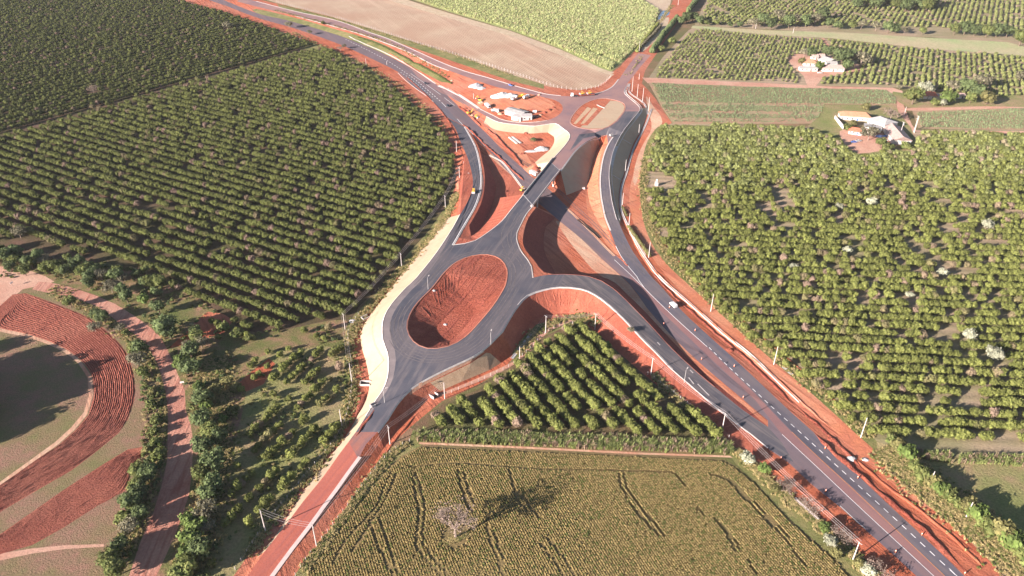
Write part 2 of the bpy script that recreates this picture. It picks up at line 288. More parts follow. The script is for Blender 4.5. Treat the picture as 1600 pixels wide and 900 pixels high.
# bridge ends
L0, R0, L1, R1 = W(818,304,8), W(833,321,8), W(859,253,8), W(875,267,8)
BD = ((L1 + R1) / 2 - (L0 + R0) / 2).normalized(); BN = Vector((BD.y, -BD.x, 0))
Ln['abut0'] = [L0, R0]
Ln['abut0_toe'] = [L0 + BD * 11 - Vector((0, 0, 7.9)), R0 + BD * 9 - Vector((0, 0, 7.9))]
Ln['abut1'] = [L1, R1]
Ln['abut1_toe'] = [L1 - BD * 10 - Vector((0, 0, 7.9)), R1 - BD * 9 - Vector((0, 0, 7.9))]
# highway (level 0)
Ln['hwy_left'] = WL([(300,-8,1),(350,8,.9),(400,27,.7),(462,45,.5),(525,67,.3),(560,82,.2),(612,107,.1),(625,115,0),(647,136,0),(667,151,0),(685,167,0),(700,184,0)], step=8)
Ln['hwy_left2'] = WL([(741,214,0),(760,231,0),(782,256,0),(802,277,0),(818,294,0),(842,318,0),(860,333,0),(875,346,0),(908,373,0),(940,404,0),(985,445,0),(1010,480,0),(1042,517,0),(1075,550,0),(1112,583,0),(1150,615,0),(1200,657,0)], step=8)
Ln['hwy_left3'] = WL([(1200,701,0),(1232,723,0),(1267,756,0),(1312,792,0),(1340,817,0),(1385,857,0),(1420,889,0),(1470,935,0),(1540,1000,0)], step=8)
Ln['hwy_right'] = WL([(330,-8,1),(400,20,.7),(450,32,.5),(525,54,.3),(570,71,.2),(600,84,.1),(640,105,.1),(685,134,.1)], step=8)
Ln['hwy_right2'] = WL([(700,150,.1),(724,173,0),(740,189,0),(762,210,0),(782,231,0),(799,247,0),(818,264,0),(832,277,0),(857,295,0),(885,322,0),(925,360,0),(947,385,0),(968,404,0)], step=8)
Ln['srv_left'] = WL([(957,214,7.6),(950,225,7),(943,242,6),(939,260,5),(937,280,3.9),(938,304,2.8),(941,322,2),(945,340,1.4),(953,360,.8),(962,383,.3),(970,399,.1),(984,418,0),(994,429,0)])
Ln['srv_right'] = WL([(1002,169,8),(999,174,8),(986,190,8),(972,210,7.7),(960,232,6.7),(955,250,5.7),(953,266,4.9),(953.5,280,4.1),(956,305,2.9),(960,325,2.1),(968,350,1.2),(985,386,.3),(998,406,.1),(1015,429,0),(1037,452,0),(1065,485,0),(1100,518,0),(1150,563,0),(1200,610,0),(1235,643,0),(1272,676,0),(1305,707,0),(1340,742,0),(1385,785,0),(1425,822,0),(1470,864,0),(1510,903,0),(1560,955,0)])
Ln['valley'] = WL([(944,217,3.6),(935,230,-.3),(928,246,-1.6),(923,266,-2),(917,291,-1)])
Ln['toe_srv'] = WL([(917,291,-1),(921,315,-.3),(930,338,0),(944,362,0),(958,388,0),(966,400,0)])
Ln['cone_toe'] = WL([(885,305,0),(898,300,0),(910,295,-.4),(917,291,-1)])
Ln['textile_top'] = WL([(876,267,8),(884,256,8),(900,235,8),(916,222,8),(932,214,8),(948,210.5,7.9)])
Ln['toe_r'] = WL([(1014,168,6.2),(1008,188,4),(999,207,2),(989,226,.8),(982,246,.2),(976,268,0),(970,285,0),(967,302,0),(967,325,0),(971,340,0),(985,368,-.4),(994,387,-.5),(1006,407,-.6),(1023,431,-.7),(1047,453,-.7),(1082,484,-.7),(1125,522,-.7),(1162,552,-.7),(1200,589,-.6),(1240,627,-.5),(1290,676,-.4),(1330,715,-.3),(1370,752,-.3),(1430,806,-.2),(1480,850,-.1),(1535,905,0)])
Ln['drain_r'] = WL([(1018,170,6),(1011,190,3.8),(1002,209,1.9),(992,228,.8),(985,248,.3),(979,270,.1),(973,287,.1),(970,303,.1),(970,325,.1),(975,340,.1),(988,367,.1),(998,387,.1),(1011,407,.1),(1029,431,.1),(1052,452,.1),(1088,483,.1),(1131,521,.1),(1170,552,.1),(1208,588,.1),(1250,628,.1)])
# upper roundabout
Ln['up_left'] = WL([(859,253,8),(874,237,8),(885,224,8),(890,215,8),(889,208,8),(880,201,8),(868,193,7.9),(850,195,7.2),(835,197,6.6),(810,195,5.6),(780,191,4.3),(760,182,3.2),(735,167,1.8),(712,157,.8),(701,150,.2)])
Ln['up_yard'] = WL([(685,134,.1),(720,151,1.0),(748,169,2.4),(770,180,3.6),(785,187,4.5),(810,191,5.6),(832,191,6.6),(855,188,7.3),(871,181,7.8),(879,172,8),(877,163,7.9),(868,157,7.7),(850,152,7.3),(820,145,6.8),(780,137,6.2),(740,124,5.4),(712,114,4.9),(675,100,4.3),(640,82,3.9),(600,66,3.5),(560,52,3.1),(525,42,2.8),(462,25,2.4),(400,10,2),(370,2,1.8)])
Ln['up_top'] = WL([(380,-4,1.8),(400,2,2),(462,18,2.4),(525,32,2.8),(575,50,3.2),(607,61,3.5),(650,80,4),(690,98,4.6),(725,111,5),(760,121,5.6),(800,133,6.4),(840,144,7.2),(860,148,7.6),(893,150.5,8),(920,148,8),(937,145,8),(948,141,8),(958,135,8),(967,124,8),(980,105,8),(997,83,8)])
Ln['up_ne'] = WL([(1017,86,8),(1002,103,8),(987,122,8),(980,131,8),(977,143,8),(984,152,8),(994,160,8),(1000,165,8),(1002,169,8)])
Ln['cream_toe'] = WL([(740,182,.4),(756,192,1.2),(770,201,1.6),(784,205,2),(810,208,2.8),(835,208.5,3.2),(856,207,3.2),(865,213,2.2),(866,222,1.3),(859,234,.4),(847,244,0),(836,254,0)])
Ln['island_up'] = WL([(891,188,8),(893,194,8),(903,199,8),(920,202,8),(942,201,8),(952,197.5,8),(964,188,8),(975,174,8),(977,166,8),(972,160,8),(955,155,8),(940,154,8),(925,157,8),(910,164,8),(898,176,8)], closed=True)
closed_names = {'island', 'island_floor', 'island_up'}
ctrl = [W(*p) for p in [(0,0,0),(150,250,0),(200,50,0),(400,120,0),(500,250,0),(0,450,0),(300,500,0),(450,620,0),(0,880,0),(250,880,0),
  (620,180,0),(560,380,0),(520,480,0),(540,600,0),(640,300,0),(700,255,0),(706,300,.6),
  (700,20,6),(850,80,8),(600,5,4),(470,-8,2.4),(940,60,8),(990,40,8),(800,5,8),(1060,10,8),(1100,60,8),(1040,110,7.5),(1120,150,6),(1045,190,4),(1035,165,5.6),(1030,230,1.2),
  (1200,240,1),(1200,150,5),(1200,90,7),(1400,150,5),(1590,160,5),(1590,30,8),(1300,10,8),(1590,240,1),(1400,270,0),(1200,320,0),(1020,290,0),(1010,250,.6),(1040,380,0),(1100,440,0),(1250,560,0),(1400,680,0),(1590,600,0),(1500,400,0),
  (1590,850,0),(1450,740,0),(800,620,0),(900,560,0),(1000,640,0),(1100,690,0),(700,650,0),(800,800,0),(600,850,0),(1000,860,0),(1250,860,0),(650,700,0),
  (900,395,0),(930,330,0),(800,265,0),(790,300,0),(780,270,0),(820,165,6.4),(780,160,5),(740,140,3.8),(700,125,2),(650,98,1),(560,60,1),(820,225,.8),(800,215,1),(780,212,.8),(850,225,.6),(930,180,8.1),(955,178,8.1)]]
far = []
for k in range(24):
    a = 2 * math.pi * k / 24
    far.append(Vector((2500 * math.cos(a), 600 + 2500 * math.sin(a), 0 if math.sin(a) < .2 else 8)))
    far.append(Vector((9000 * math.cos(a), 600 + 9000 * math.sin(a), 0 if math.sin(a) < .2 else 8)))
def cdt(V2, E, eps=0.03):
    return geometry.delaunay_2d_cdt([Vector((v[0], v[1])) for v in V2], E, [], 0, eps, True)
bv, be = [], []
for nm, P in Ln.items():
    n0 = len(bv); bv += P
    be += [(n0 + i, n0 + i + 1) for i in range(len(P) - 1)]
    if nm in closed_names: be.append((n0 + len(P) - 1, n0))
bv += ctrl + far
def resolve(V, E, zfun=None):
    rv, re_, rf, ov, oe, of = cdt(V, E)
    Z = [None] * len(rv)
    for i, o in enumerate(ov):
        if o: Z[i] = V[o[0]][2]
    adj = {}
    for a, b in re_: adj.setdefault(a, []).append(b); adj.setdefault(b, []).append(a)
    for _ in range(4):
        for i in range(len(rv)):
            if Z[i] is None:
                if zfun: Z[i] = zfun(rv[i].x, rv[i].y); continue
                q = [(Z[j], 1 / max(1e-3, (rv[i] - rv[j]).length)) for j in adj.get(i, []) if Z[j] is not None]
                if q: Z[i] = sum(a * b for a, b in q) / sum(b for a, b in q)
    return [Vector((p.x, p.y, z or 0)) for p, z in zip(rv, Z)], rf
tv, tf = resolve(bv, be)
BVH = BVHTree.FromPolygons(tv, [list(f) for f in tf])
def zat(x, y):
    h = BVH.ray_cast(Vector((x, y, 500)), Vector((0, 0, -1)))
    return h[0].z if h[0] else 0.0
CAMP = Vector((0, 0, H))
def G(x, y, dz=0.0):
    """photo pixel -> the point of the terrain seen there"""
    d = (W(x, y, 0) - CAMP).normalized(); h = BVH.ray_cast(CAMP, d)
    p = h[0] if h[0] else W(x, y, 0)
    return Vector((p.x, p.y, p.z + dz))
def GL(pts, step=5.0, closed=False, dz=0.0):
    P = spline([G(*p) for p in pts], step, closed)
    return [Vector((p.x, p.y, zat(p.x, p.y) + dz)) for p in P]
def rev(a): return list(a)[::-1]
def seg(name, a, b=None):
    """part of a breakline between the vertices nearest to pixel a and pixel b"""
    P = Ln[name]
    def near(q): 
        return min(range(len(P)), key=lambda i: (lambda s: (s[0]-q[0])**2 + (s[1]-q[1])**2)(project(P[i])))
    i = near(a); j = near(b) if b else len(P) - 1
    return P[i:j+1] if i <= j else P[j:i+1][::-1]

# ------------------------------------------------------------------ ground regions, painted in order (later ones lie over earlier ones)
REG = []
def region(name, mat, poly): REG.append((name, mat, [Vector((p[0], p[1], 0)) for p in poly]))
def PG(pts, smooth=True, step=8): return GL(pts, step, True) if smooth else [G(*p) for p in pts]
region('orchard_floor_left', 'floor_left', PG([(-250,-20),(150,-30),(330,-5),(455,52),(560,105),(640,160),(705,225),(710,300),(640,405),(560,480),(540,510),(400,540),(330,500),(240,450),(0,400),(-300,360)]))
region('weedy_ground', 'weedy', PG([(-60,400),(100,405),(240,425),(330,480),(400,520),(540,500),(548,560),(548,640),(520,700),(470,770),(400,860),(350,940),(150,950),(200,850),(245,700),(235,560),(150,460),(-60,440)]))
region('orchard_floor_right', 'floor_right', PG([(1035,195),(1010,240),(1000,300),(1010,350),(1040,400),(1100,455),(1200,540),(1290,615),(1340,670),(1380,700),(1440,715),(1620,725),(1900,700),(1900,205),(1450,203),(1240,198)]))
region('weedy_slope', 'grass_field', PG([(400,560),(470,545),(540,545),(546,600),(538,650),(520,700),(470,765),(400,850),(350,930),(300,945),(330,860),(345,780),(365,700),(380,640)]))
region('dry_pasture', 'pasture', PG([(-200,420),(30,425),(90,450),(170,500),(225,560),(250,620),(250,690),(235,780),(200,860),(165,930),(-200,960)]))
region('pale_dirt_track', 'pale_track', PG([(-30,415),(15,418),(50,424),(85,440),(60,447),(35,452),(15,470),(0,500),(-20,540),(-60,560),(-60,430)]))
region('plowed_soil', 'plowed', PG([(-20,505),(0,478),(20,460),(40,458),(87,475),(140,497),(175,525),(197,550),(210,590),(210,625),(200,655),(185,677),(112,735),(60,765),(0,800),(-50,830),(-50,785),(0,760),(60,718),(92,695),(118,672),(138,648),(147,618),(145,588),(130,565),(100,542),(50,522),(0,512)]))
region('plowed_soil', 'plowed', PG([(225,698),(200,702),(160,726),(100,765),(50,800),(0,835),(-40,860),(-40,880),(0,866),(50,852),(100,824),(162,784),(200,765),(204,735),(220,715)]))
region('pale_dirt_track', 'pale_track', PG([(-20,868),(50,857),(100,852),(162,850),(163,854),(100,858),(50,865),(-20,880)]))
region('field_rim', 'tan_soil', PG([(0,512),(50,524),(100,544),(128,566),(143,588),(145,618),(136,648),(116,672),(90,695),(60,716),(0,758),(-30,772),(-30,768),(0,753),(57,712),(87,690),(111,668),(131,644),(139,617),(137,590),(123,569),(97,548),(50,529),(0,518)]))
region('dirt_track', 'track', PG([(60,440),(100,446),(150,462),(180,475),(222,502),(250,526),(268,560),(279,588),(289,610),(290,640),(298,665),(302,690),(300,730),(296,770),(282,815),(262,862),(235,920),(190,930),(205,890),(220,845),(240,800),(255,750),(261,720),(262,675),(262,640),(257,605),(245,567),(225,535),(195,512),(150,478),(100,462),(50,452)]))
region('weedy_ground', 'soil', PG([(372,600),(420,560),(430,568),(412,600),(385,612)]))
region('weedy_ground', 'soil', PG([(325,487),(365,500),(350,520),(300,535),(262,545),(290,520)]))
region('red_soil', 'soil', [G(*p) for p in [(200,-25),(300,8),(350,22),(400,35),(470,60),(530,88),(565,108),(600,135),(640,165),(670,192),(700,228),(712,262),(712,290),(700,320),(688,343),(660,378),(625,428),(600,455),(572,480),(558,500),(550,540),(552,600),(538,650),(522,690),(498,722),(470,760),(430,815),(400,850),(365,900),(340,945)]] + [G(*p) for p in [(440,945),(462,905),(500,848),(540,793),(580,735),(605,702),(625,682),(650,660),(690,627),(740,605),(785,578),(805,556),(835,535),(870,512),(905,500),(925,515),(960,545),(1000,577),(1040,612),(1080,642),(1110,662),(1138,690),(1165,712),(1200,742),(1240,775),(1290,815),(1330,850),(1370,892),(1410,945)]] + [G(*p) for p in [(1610,945),(1575,900),(1545,865),(1495,820),(1445,775),(1400,735),(1375,700),(1345,675),(1312,645),(1280,612),(1245,580),(1210,549),(1170,516),(1130,484),(1100,460),(1070,430),(1045,405),(1025,375),(1012,345),(1004,300),(1005,260),(1012,225),(1030,203),(1050,192),(1040,178),(1025,155),(1015,143),(1003,130),(1008,110),(1025,85),(1045,55),(1080,5),(1090,-30),(1060,-30),(1050,5),(1030,30),(1010,60),(985,85),(968,105),(952,116),(935,130),(905,139),(860,134),(800,116),(720,88),(650,67),(600,51),(520,26),(400,-2),(330,-30)]])
region('dusty_tan_soil', 'tan_soil', [G(*p) for p in [(868,345),(877,346),(912,376),(945,408),(985,446),(1012,482),(1045,518),(1075,550),(1112,583),(1085,585),(1050,550),(1010,505),(985,470),(955,440),(925,420),(895,385),(872,352)]])
region('orange_soil', 'orange', PG([(915,260),(934,232),(942,225),(938,245),(934,280),(937,310),(945,345),(958,380),(968,400),(958,395),(940,370),(920,340)]))
region('orange_soil', 'orange', PG([(985,290),(1000,240),(1010,215),(1030,205),(1010,240),(1003,290),(1012,345),(1030,385),(1070,435),(1150,505),(1245,585),(1330,668),(1400,738),(1470,800),(1440,790),(1370,735),(1290,660),(1200,575),(1110,495),(1040,430),(1000,370),(985,330)]))
region('orange_soil', 'orange', PG([(1040,520),(1078,552),(1130,600),(1195,655),(1205,668),(1165,640),(1110,598),(1060,550)]))
region('orange_soil', 'orange', PG([(745,165),(760,140),(800,140),(850,152),(868,165),(860,178),(830,170),(800,178),(770,172)]))
region('orange_soil', 'orange', PG([(770,202),(790,207),(815,230),(835,258),(828,268),(800,240),(775,218),(755,198)]))
region('dusty_tan_soil', 'tan_soil', PG([(765,240),(775,244),(795,268),(812,288),(808,297),(795,292),(780,290),(770,270)]))
region('dusty_tan_soil', 'tan_soil', PG([(1010,150),(1020,165),(1035,190),(1015,225),(1003,260),(992,290),(990,270),(1000,235),(1018,200),(1012,170)]))
region('embankment_slope', 'soil_slope', list(Ln['gore_top'])[:-1] + [L0] + [Ln['abut0_toe'][0]] + [W(800,275,0), W(780,258,0), W(760,240,0)] + rev(Ln['ramp_right'][3:]))
region('embankment_slope', 'soil_shade', list(Ln['shoulder_pit']) + list(Ln['toe_pit']) + [W(868,340,0)])  # bank below the shoulder, its shadow deepened by the soil colour
region('embankment_slope', 'soil_shade', list(Ln['shoulder_ramp'][2:]) + rev(Ln['gore_floor']))
region('embankment_slope', 'soil_shade', list(Ln['loop_out'][8:]) + rev(Ln['toe_loop']))
region('basin_slope', 'soil_slope', list(Ln['loop_in'][:60]) + rev(Ln['toe_basin']) )
region('roadside_grass', 'grass', PG([(800,553),(815,530),(838,507),(865,500),(905,488),(930,500),(915,505),(880,512),(850,525),(825,545),(805,562)]))
region('dirt_track', 'pale_track', PG([(806,563),(820,548),(835,529),(856,511),(890,499),(902,496),(898,501),(860,516),(842,532),(826,552),(810,566),(775,586),(720,607),(680,622),(680,617),(730,598),(775,578)]))
region('roadside_grass', 'grass', PG([(400,40),(462,58),(525,80),(575,105),(620,140),(665,180),(700,225),(690,228),(650,185),(610,148),(560,118),(500,88),(440,62),(395,45)]))
region('roadside_grass', 'grass', PG([(400,14),(462,28),(525,46),(560,56),(600,70),(640,92),(690,118),(705,130),(690,128),(640,103),(600,84),(550,64),(500,49),(440,34),(400,20)]))
region('roadside_grass', 'grass', PG([(712,300),(718,305),(700,340),(680,365),(640,410),(610,445),(575,483),(560,505),(548,530),(555,585),(548,640),(530,690),(505,720),(490,735),(518,690),(536,640),(538,590),(540,520),(555,490),(595,450),(630,405),(670,360),(695,325)]))
region('roadside_grass', 'grass', PG([(1040,196),(1020,225),(1010,260),(1008,310),(1022,360),(1050,405),(1110,455),(1200,535),(1290,612),(1350,672),(1385,702),(1380,715),(1340,680),(1280,625),(1190,548),(1095,462),(1035,405),(1008,355),(1000,300),(1003,255),(1012,220),(1028,198)]))
region('dry_grass', 'grass_dry', PG([(1370,690),(1400,700),(1440,745),(1480,780),(1540,820),(1620,880),(1640,960),(1600,950),(1560,890),(1510,840),(1450,790),(1400,745),(1372,715)]))
region('grass_field', 'grass_field', PG([(1400,698),(1470,712),(1620,722),(1800,735),(1900,960),(1640,960),(1610,885),(1560,838),(1500,785),(1450,752),(1415,720)]))
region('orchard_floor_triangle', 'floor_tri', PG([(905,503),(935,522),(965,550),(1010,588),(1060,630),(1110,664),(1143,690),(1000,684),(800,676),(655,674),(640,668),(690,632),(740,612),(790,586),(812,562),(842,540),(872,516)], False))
region('crop_field_soil', 'field_crop', PG([(655,697),(800,703),(1000,712),(1130,717),(1150,728),(1180,755),(1220,800),(1270,845),(1310,878),(1370,945),(700,960),(425,960),(475,900),(520,838),(560,788),(600,735),(625,712)], False))
region('roadside_grass', 'grass', PG([(1140,690),(1165,715),(1200,748),(1240,782),(1290,822),(1330,858),(1375,905),(1400,950),(1372,950),(1340,910),(1310,878),(1270,843),(1222,800),(1180,752),(1150,725),(1135,705)]))
region('roadside_grass', 'grass', PG([(645,672),(690,674),(655,698),(625,714),(600,738),(560,792),(520,842),(475,905),(440,960),(425,955),(455,905),(505,842),(545,788),(585,735),(612,706),(640,688)]))
region('dry_furrow', 'tan_soil', PG([(655,691),(800,697),(1000,707),(1140,712),(1145,715),(1000,710),(800,700),(655,694)], False))
region('harvested_field', 'field_tan', PG([(380,-12),(480,-25),(600,-15),(700,25),(800,54),(875,83),(950,113),(960,116),(950,124),(935,135),(905,141),(860,136),(800,119),(720,91),(650,69),(600,53),(520,27),(430,4)], False))
region('roadside_grass', 'grass', PG([(432,6),(520,27),(600,51),(650,67),(720,89),(800,117),(850,132),(850,139),(800,127),(720,100),(650,76),(600,59),(520,33),(440,14)], False))
region('dry_stubble', 'stubble', PG([(600,-12),(700,20),(800,49),(875,77),(945,108),(960,113),(952,117),(935,111),(875,86),(800,57),(700,28),(600,-2)], False))
region('cane_field_soil', 'field_cane', PG([(520,-35),(950,-35),(1035,17),(1022,47),(1000,72),(972,97),(955,112),(940,107),(875,76),(800,48),(700,18),(600,-16)], False))
region('dry_stubble', 'stubble', PG([(850,-40),(1045,-40),(1050,-5),(1045,15),(1030,30),(1015,24),(975,14),(937,6),(887,-3)], False))
region('young_orchard_floor', 'floor_right', PG([(1012,124),(1035,90),(1075,48),(1085,42),(1200,52),(1450,76),(1600,86),(1900,105),(1900,170),(1600,150),(1400,137),(1200,131)], False))
region('far_orchard_floor', 'floor_right', PG([(1085,40),(1120,-40),(1950,-40),(1950,85),(1600,72),(1450,58),(1200,46)], False))
region('pale_grass_strip', 'grass_pale', PG([(1082,40),(1200,47),(1325,51),(1450,59),(1575,66),(1620,78),(1900,100),(1900,112),(1600,87),(1450,76),(1300,60),(1200,54),(1080,44)], False))
region('pale_dirt_track', 'pale_track', PG([(1003,121),(1200,130),(1300,135),(1395,137),(1410,142),(1412,165),(1425,195),(1432,204),(1620,205),(1900,210),(1900,214),(1600,209),(1420,206),(1402,175),(1400,150),(1380,141),(1200,136),(1012,130)], False))
region('low_crop_field_soil', 'field_blue', PG([(1013,129),(1200,136),(1385,140),(1402,152),(1402,164),(1288,163),(1284,178),(1268,193),(1052,194),(1034,168)], False))
region('low_crop_field_soil', 'field_blue', PG([(1425,172),(1600,168),(1900,172),(1900,207),(1600,203),(1435,201)], False))
region('farmyard_soil', 'pale_track', PG([(1230,88),(1250,84),(1300,88),(1335,98),(1350,108),(1335,116),(1290,120),(1275,134),(1262,134),(1255,118),(1240,106)]))
region('pale_dirt_track', 'pale_track', PG([(1283,59),(1288,60),(1306,84),(1299,88)], False))
region('farmyard_grass', 'grass_field', PG([(1286,164),(1400,164),(1404,175),(1424,200),(1432,232),(1400,240),(1330,242),(1310,220),(1262,197),(1280,182)], False))
region('farmyard_soil', 'pale_track', PG([(1312,205),(1340,200),(1368,203),(1385,212),(1405,225),(1395,232),(1340,240),(1322,228)]))
region('farmyard_soil', 'pale_track', PG([(1405,172),(1430,168),(1500,166),(1555,163),(1600,165),(1600,168),(1500,171),(1430,173)]))
region('dry_grass_patch', 'grass_field', PG([(1395,143),(1440,150),(1500,148),(1560,146),(1620,150),(1620,166),(1540,166),(1420,168),(1405,160)]))
region('pond', 'water', PG([(1037,16),(1046,17),(1045,23),(1036,28),(1029,32),(1029,26)]))
region('stubble', 'stubble', PG([(1026,32),(1045,27),(1040,45),(1028,60),(1008,78),(1003,82),(1002,76),(1020,52)]))
# erosion mats on the embankments
region('erosion_mat', 'textile', seg('ramp_left', (690,380), (572,651)) + seg('toe_left', (560,647), (640,410)) + [G(662,380)])
REG[-1] = ('erosion_mat', M['textile'] and 'textile', [Vector((p[0], p[1], 0)) for p in (seg('ramp_left', (719,335), (415,860)) + seg('toe_left', (400,873), (690,343)))])
region('erosion_mat', 'textile', seg('up_left', (760,182), (859,253)) + [W(853,262,7.9)] + [W(838,262,.2)] + rev(seg('cream_toe', (756,192), (836,254))))
region('erosion_mat', 'textile', list(Ln['textile_top']) + list(Ln['valley']) + rev(Ln['cone_toe']))
region('erosion_mat', 'textile', seg('srv_right', (1002,169), (968,350)) + rev(seg('toe_r', (1014,168), (971,340))))
region('worn_erosion_mat', 'textile_worn', PG([(672,598),(700,585),(735,568),(760,551),(766,552),(783,567),(765,578),(720,597),(688,611)], False))
region('dusty_tan_soil', 'tan_soil', PG([(640,608),(670,591),(700,576),(740,557),(755,547),(757,550),(735,566),(700,583),(665,600),(640,618)], False))
# roads
def offs(P, d):
    out = []
    for i, p in enumerate(P):
        a = P[max(0, i-1)]; b = P[min(len(P)-1, i+1)]; t = (b - a); t.z = 0; t.normalize(); out.append(p + Vector((-t.y, t.x, 0)) * d)
    return out
region('highway', 'asph_hwy', list(Ln['hwy_left']) + [W(723,196,0)] + list(Ln['hwy_left2']) + list(Ln['hwy_left3']) + rev(seg('srv_right', (1015,429), (1560,955))) + [W(994,429,0), W(984,418,0)] + rev(Ln['hwy_right2']) + rev(Ln['hwy_right']))
region('highway_fresh_lane', 'asph_lane', [W(*p) for p in [(970,399),(984,418),(1007,450),(1055,497),(1105,542),(1180,615),(1237,675),(1330,760),(1400,826),(1477,900),(1530,950)]] + rev(seg('srv_right', (985,386), (1560,955))))
region('highway_fresh_lane', 'asph_lane', [W(*p) for p in [(640,118),(665,140),(690,161),(722,195),(741,214)]] + [W(730,200,.1)] + rev(Ln['hwy_left'][-12:]))
region('highway_stained_lane', 'asph_red', [W(*p) for p in [(985,446),(1015,470),(1060,512),(1110,560),(1180,625),(1222,679),(1280,733),(1350,799),(1445,887),(1500,940),(1525,940),(1477,900),(1400,826),(1330,760),(1237,675),(1180,615),(1105,542),(1055,497),(1007,450),(984,430)]])
region('roundabout_road', 'asph_new', list(Ln['ramp_left']) + rev(seg('rb_low', (785,517), (400,945))) + seg('loop_in', (785,517), (875,449)) + rev(seg('loop_out', (832,434), (882,428))) + rev(Ln['rb_right']) + [R0, L0] + rev(Ln['gore_top']) + rev(Ln['ramp_right']))
M['asph_worn'] = ground('dust_covered_asphalt', (0.21, 0.17, 0.165), (0.26, 0.21, 0.20), (0.17, 0.14, 0.145), s1=0.05, s2=0.3, s3=2.5, bump=0.05, bdist=0.05, amt=0.25)
_e = seg('ramp_left', (700,368), (572,651)); region('roundabout_road_dusty_margin', 'asph_worn', _e + rev([p + (q - p) * (.3 + .7 * min(1, i / 8, (len(_e) - 1 - i) / 8)) for i, (p, q) in enumerate(zip(_e, offs(_e, 3.6)))]))
region('loop_ramp', 'asph_loop', seg('loop_in', (875,449), (1200,700)) + [W(1222,714,0), W(1240,722,0), W(1222,692,0)] + rev(seg('loop_out', (882,428), (1200,667))))
region('clay_dust_on_asphalt', 'clay_asph', seg('ramp_left', (562,682), (535,703)) + rev(seg('rb_low', (588,677), (560,717))))
region('clay_road', 'clay_road', seg('ramp_left', (540,697), (355,945)) + rev(seg('rb_low', (565,706), (400,945))))
region('island_basin', 'soil_cut', Ln['island'])
region('upper_roundabout_road', 'asph_dust', seg('up_left', (859,253), (850,195)) + rev(seg('up_yard', (850,152), (855,188))) [::1] + seg('up_top', (860,148), (997,83)) + list(Ln['up_ne']) + seg('srv_right', (1002,169), (960,232)) + [W(950,225,7)] + rev(Ln['textile_top']))
REG[-1] = ('upper_roundabout_road', 'asph_dust', [Vector((p[0], p[1], 0)) for p in (seg('up_left', (859,253), (850,195)) + seg('up_yard', (855,188), (850,152)) + seg('up_top', (860,148), (997,83)) + list(Ln['up_ne']) + seg('srv_right', (1002,169), (960,232)) + [W(950,225,7)] + rev(Ln['textile_top']))])
region('side_road', 'asph_dust', seg('up_yard', (850,152), (370,2)) + seg('up_top', (380,-4), (860,148)))
region('entry_ramp', 'asph_dust', seg('up_left', (850,195), (701,150)) + [W(690,146,.1), W(670,133,.1), W(652,120,.1), W(640,105,.1)] + seg('up_yard', (685,134), (855,188)))
region('service_road', 'asph_lane', list(Ln['srv_left']) + rev(seg('srv_right', (972,210), (1015,429))))
region('upper_road_fresh', 'asph_new', [W(*p) for p in [(952,199,8),(966,189,8),(977,174,8),(999,174,8),(972,210,7.7),(960,228,7),(957,214,7.6),(948,209,8),(930,210,8),(912,216,8),(900,228,8),(890,236,8),(905,210,8),(930,204,8)]])
region('island_basin', 'soil', Ln['island_up'])
region('erosion_mat', 'textile', [W(*p) for p in [(954,157,8),(964,158,8),(972,161,8),(976,167,8),(974,174,8),(963,188,8),(951,197,8),(941,200.5,8),(920,201,8),(907,199,8),(910,196,8),(918,196,8)]])
region('straw_patch', 'textile_worn', [W(*p) for p in [(896,193,8),(900,194,8),(924,170,8),(918,167,8)]])
region('straw_patch', 'textile_worn', [W(*p) for p in [(907,194,8),(913,193,8),(934,170,8),(927,168,8)]])

V, E = list(bv), list(be)
for nm, mt, P in REG:
    n0 = len(V); V += [Vector((p.x, p.y, zat(p.x, p.y))) for p in P]
    E += [(n0 + i, n0 + (i + 1) % len(P)) for i in range(len(P))]
gv, gf = resolve(V, E, zat)
cx = np.array([[sum(gv[i].x for i in f) / 3, sum(gv[i].y for i in f) / 3] for f in gf])
own = np.full(len(gf), -1)
def inside(px_, py_, P):
    P = np.array([[p[0], p[1]] for p in P]); x0, y0 = P[:, 0], P[:, 1]; x1, y1 = np.roll(x0, -1), np.roll(y0, -1)
    X = px_[:, None]; Y = py_[:, None]
    c = ((y0 > Y) != (y1 > Y)) & (X < (x1 - x0) * (Y - y0) / np.where(y1 == y0, 1e-12, y1 - y0) + x0)
    return (c.sum(1) % 2) == 1
for k, (nm, mt, P) in enumerate(REG):
    own[inside(cx[:, 0], cx[:, 1], P)] = k
groups = {}
for fi, k in enumerate(own):
    key = ('ground', 'farm') if k < 0 else (REG[k][0], REG[k][1])
    groups.setdefault(key, []).append(fi)
for (nm, mt), fl in groups.items():
    used = sorted({i for fi in fl for i in gf[fi]}); mp = {a: b for b, a in enumerate(used)}
    o = mesh_obj(nm, [gv[i] for i in used], [tuple(mp[i] for i in gf[fi]) for fi in fl], M[mt])
    tag(o, kind='structure')
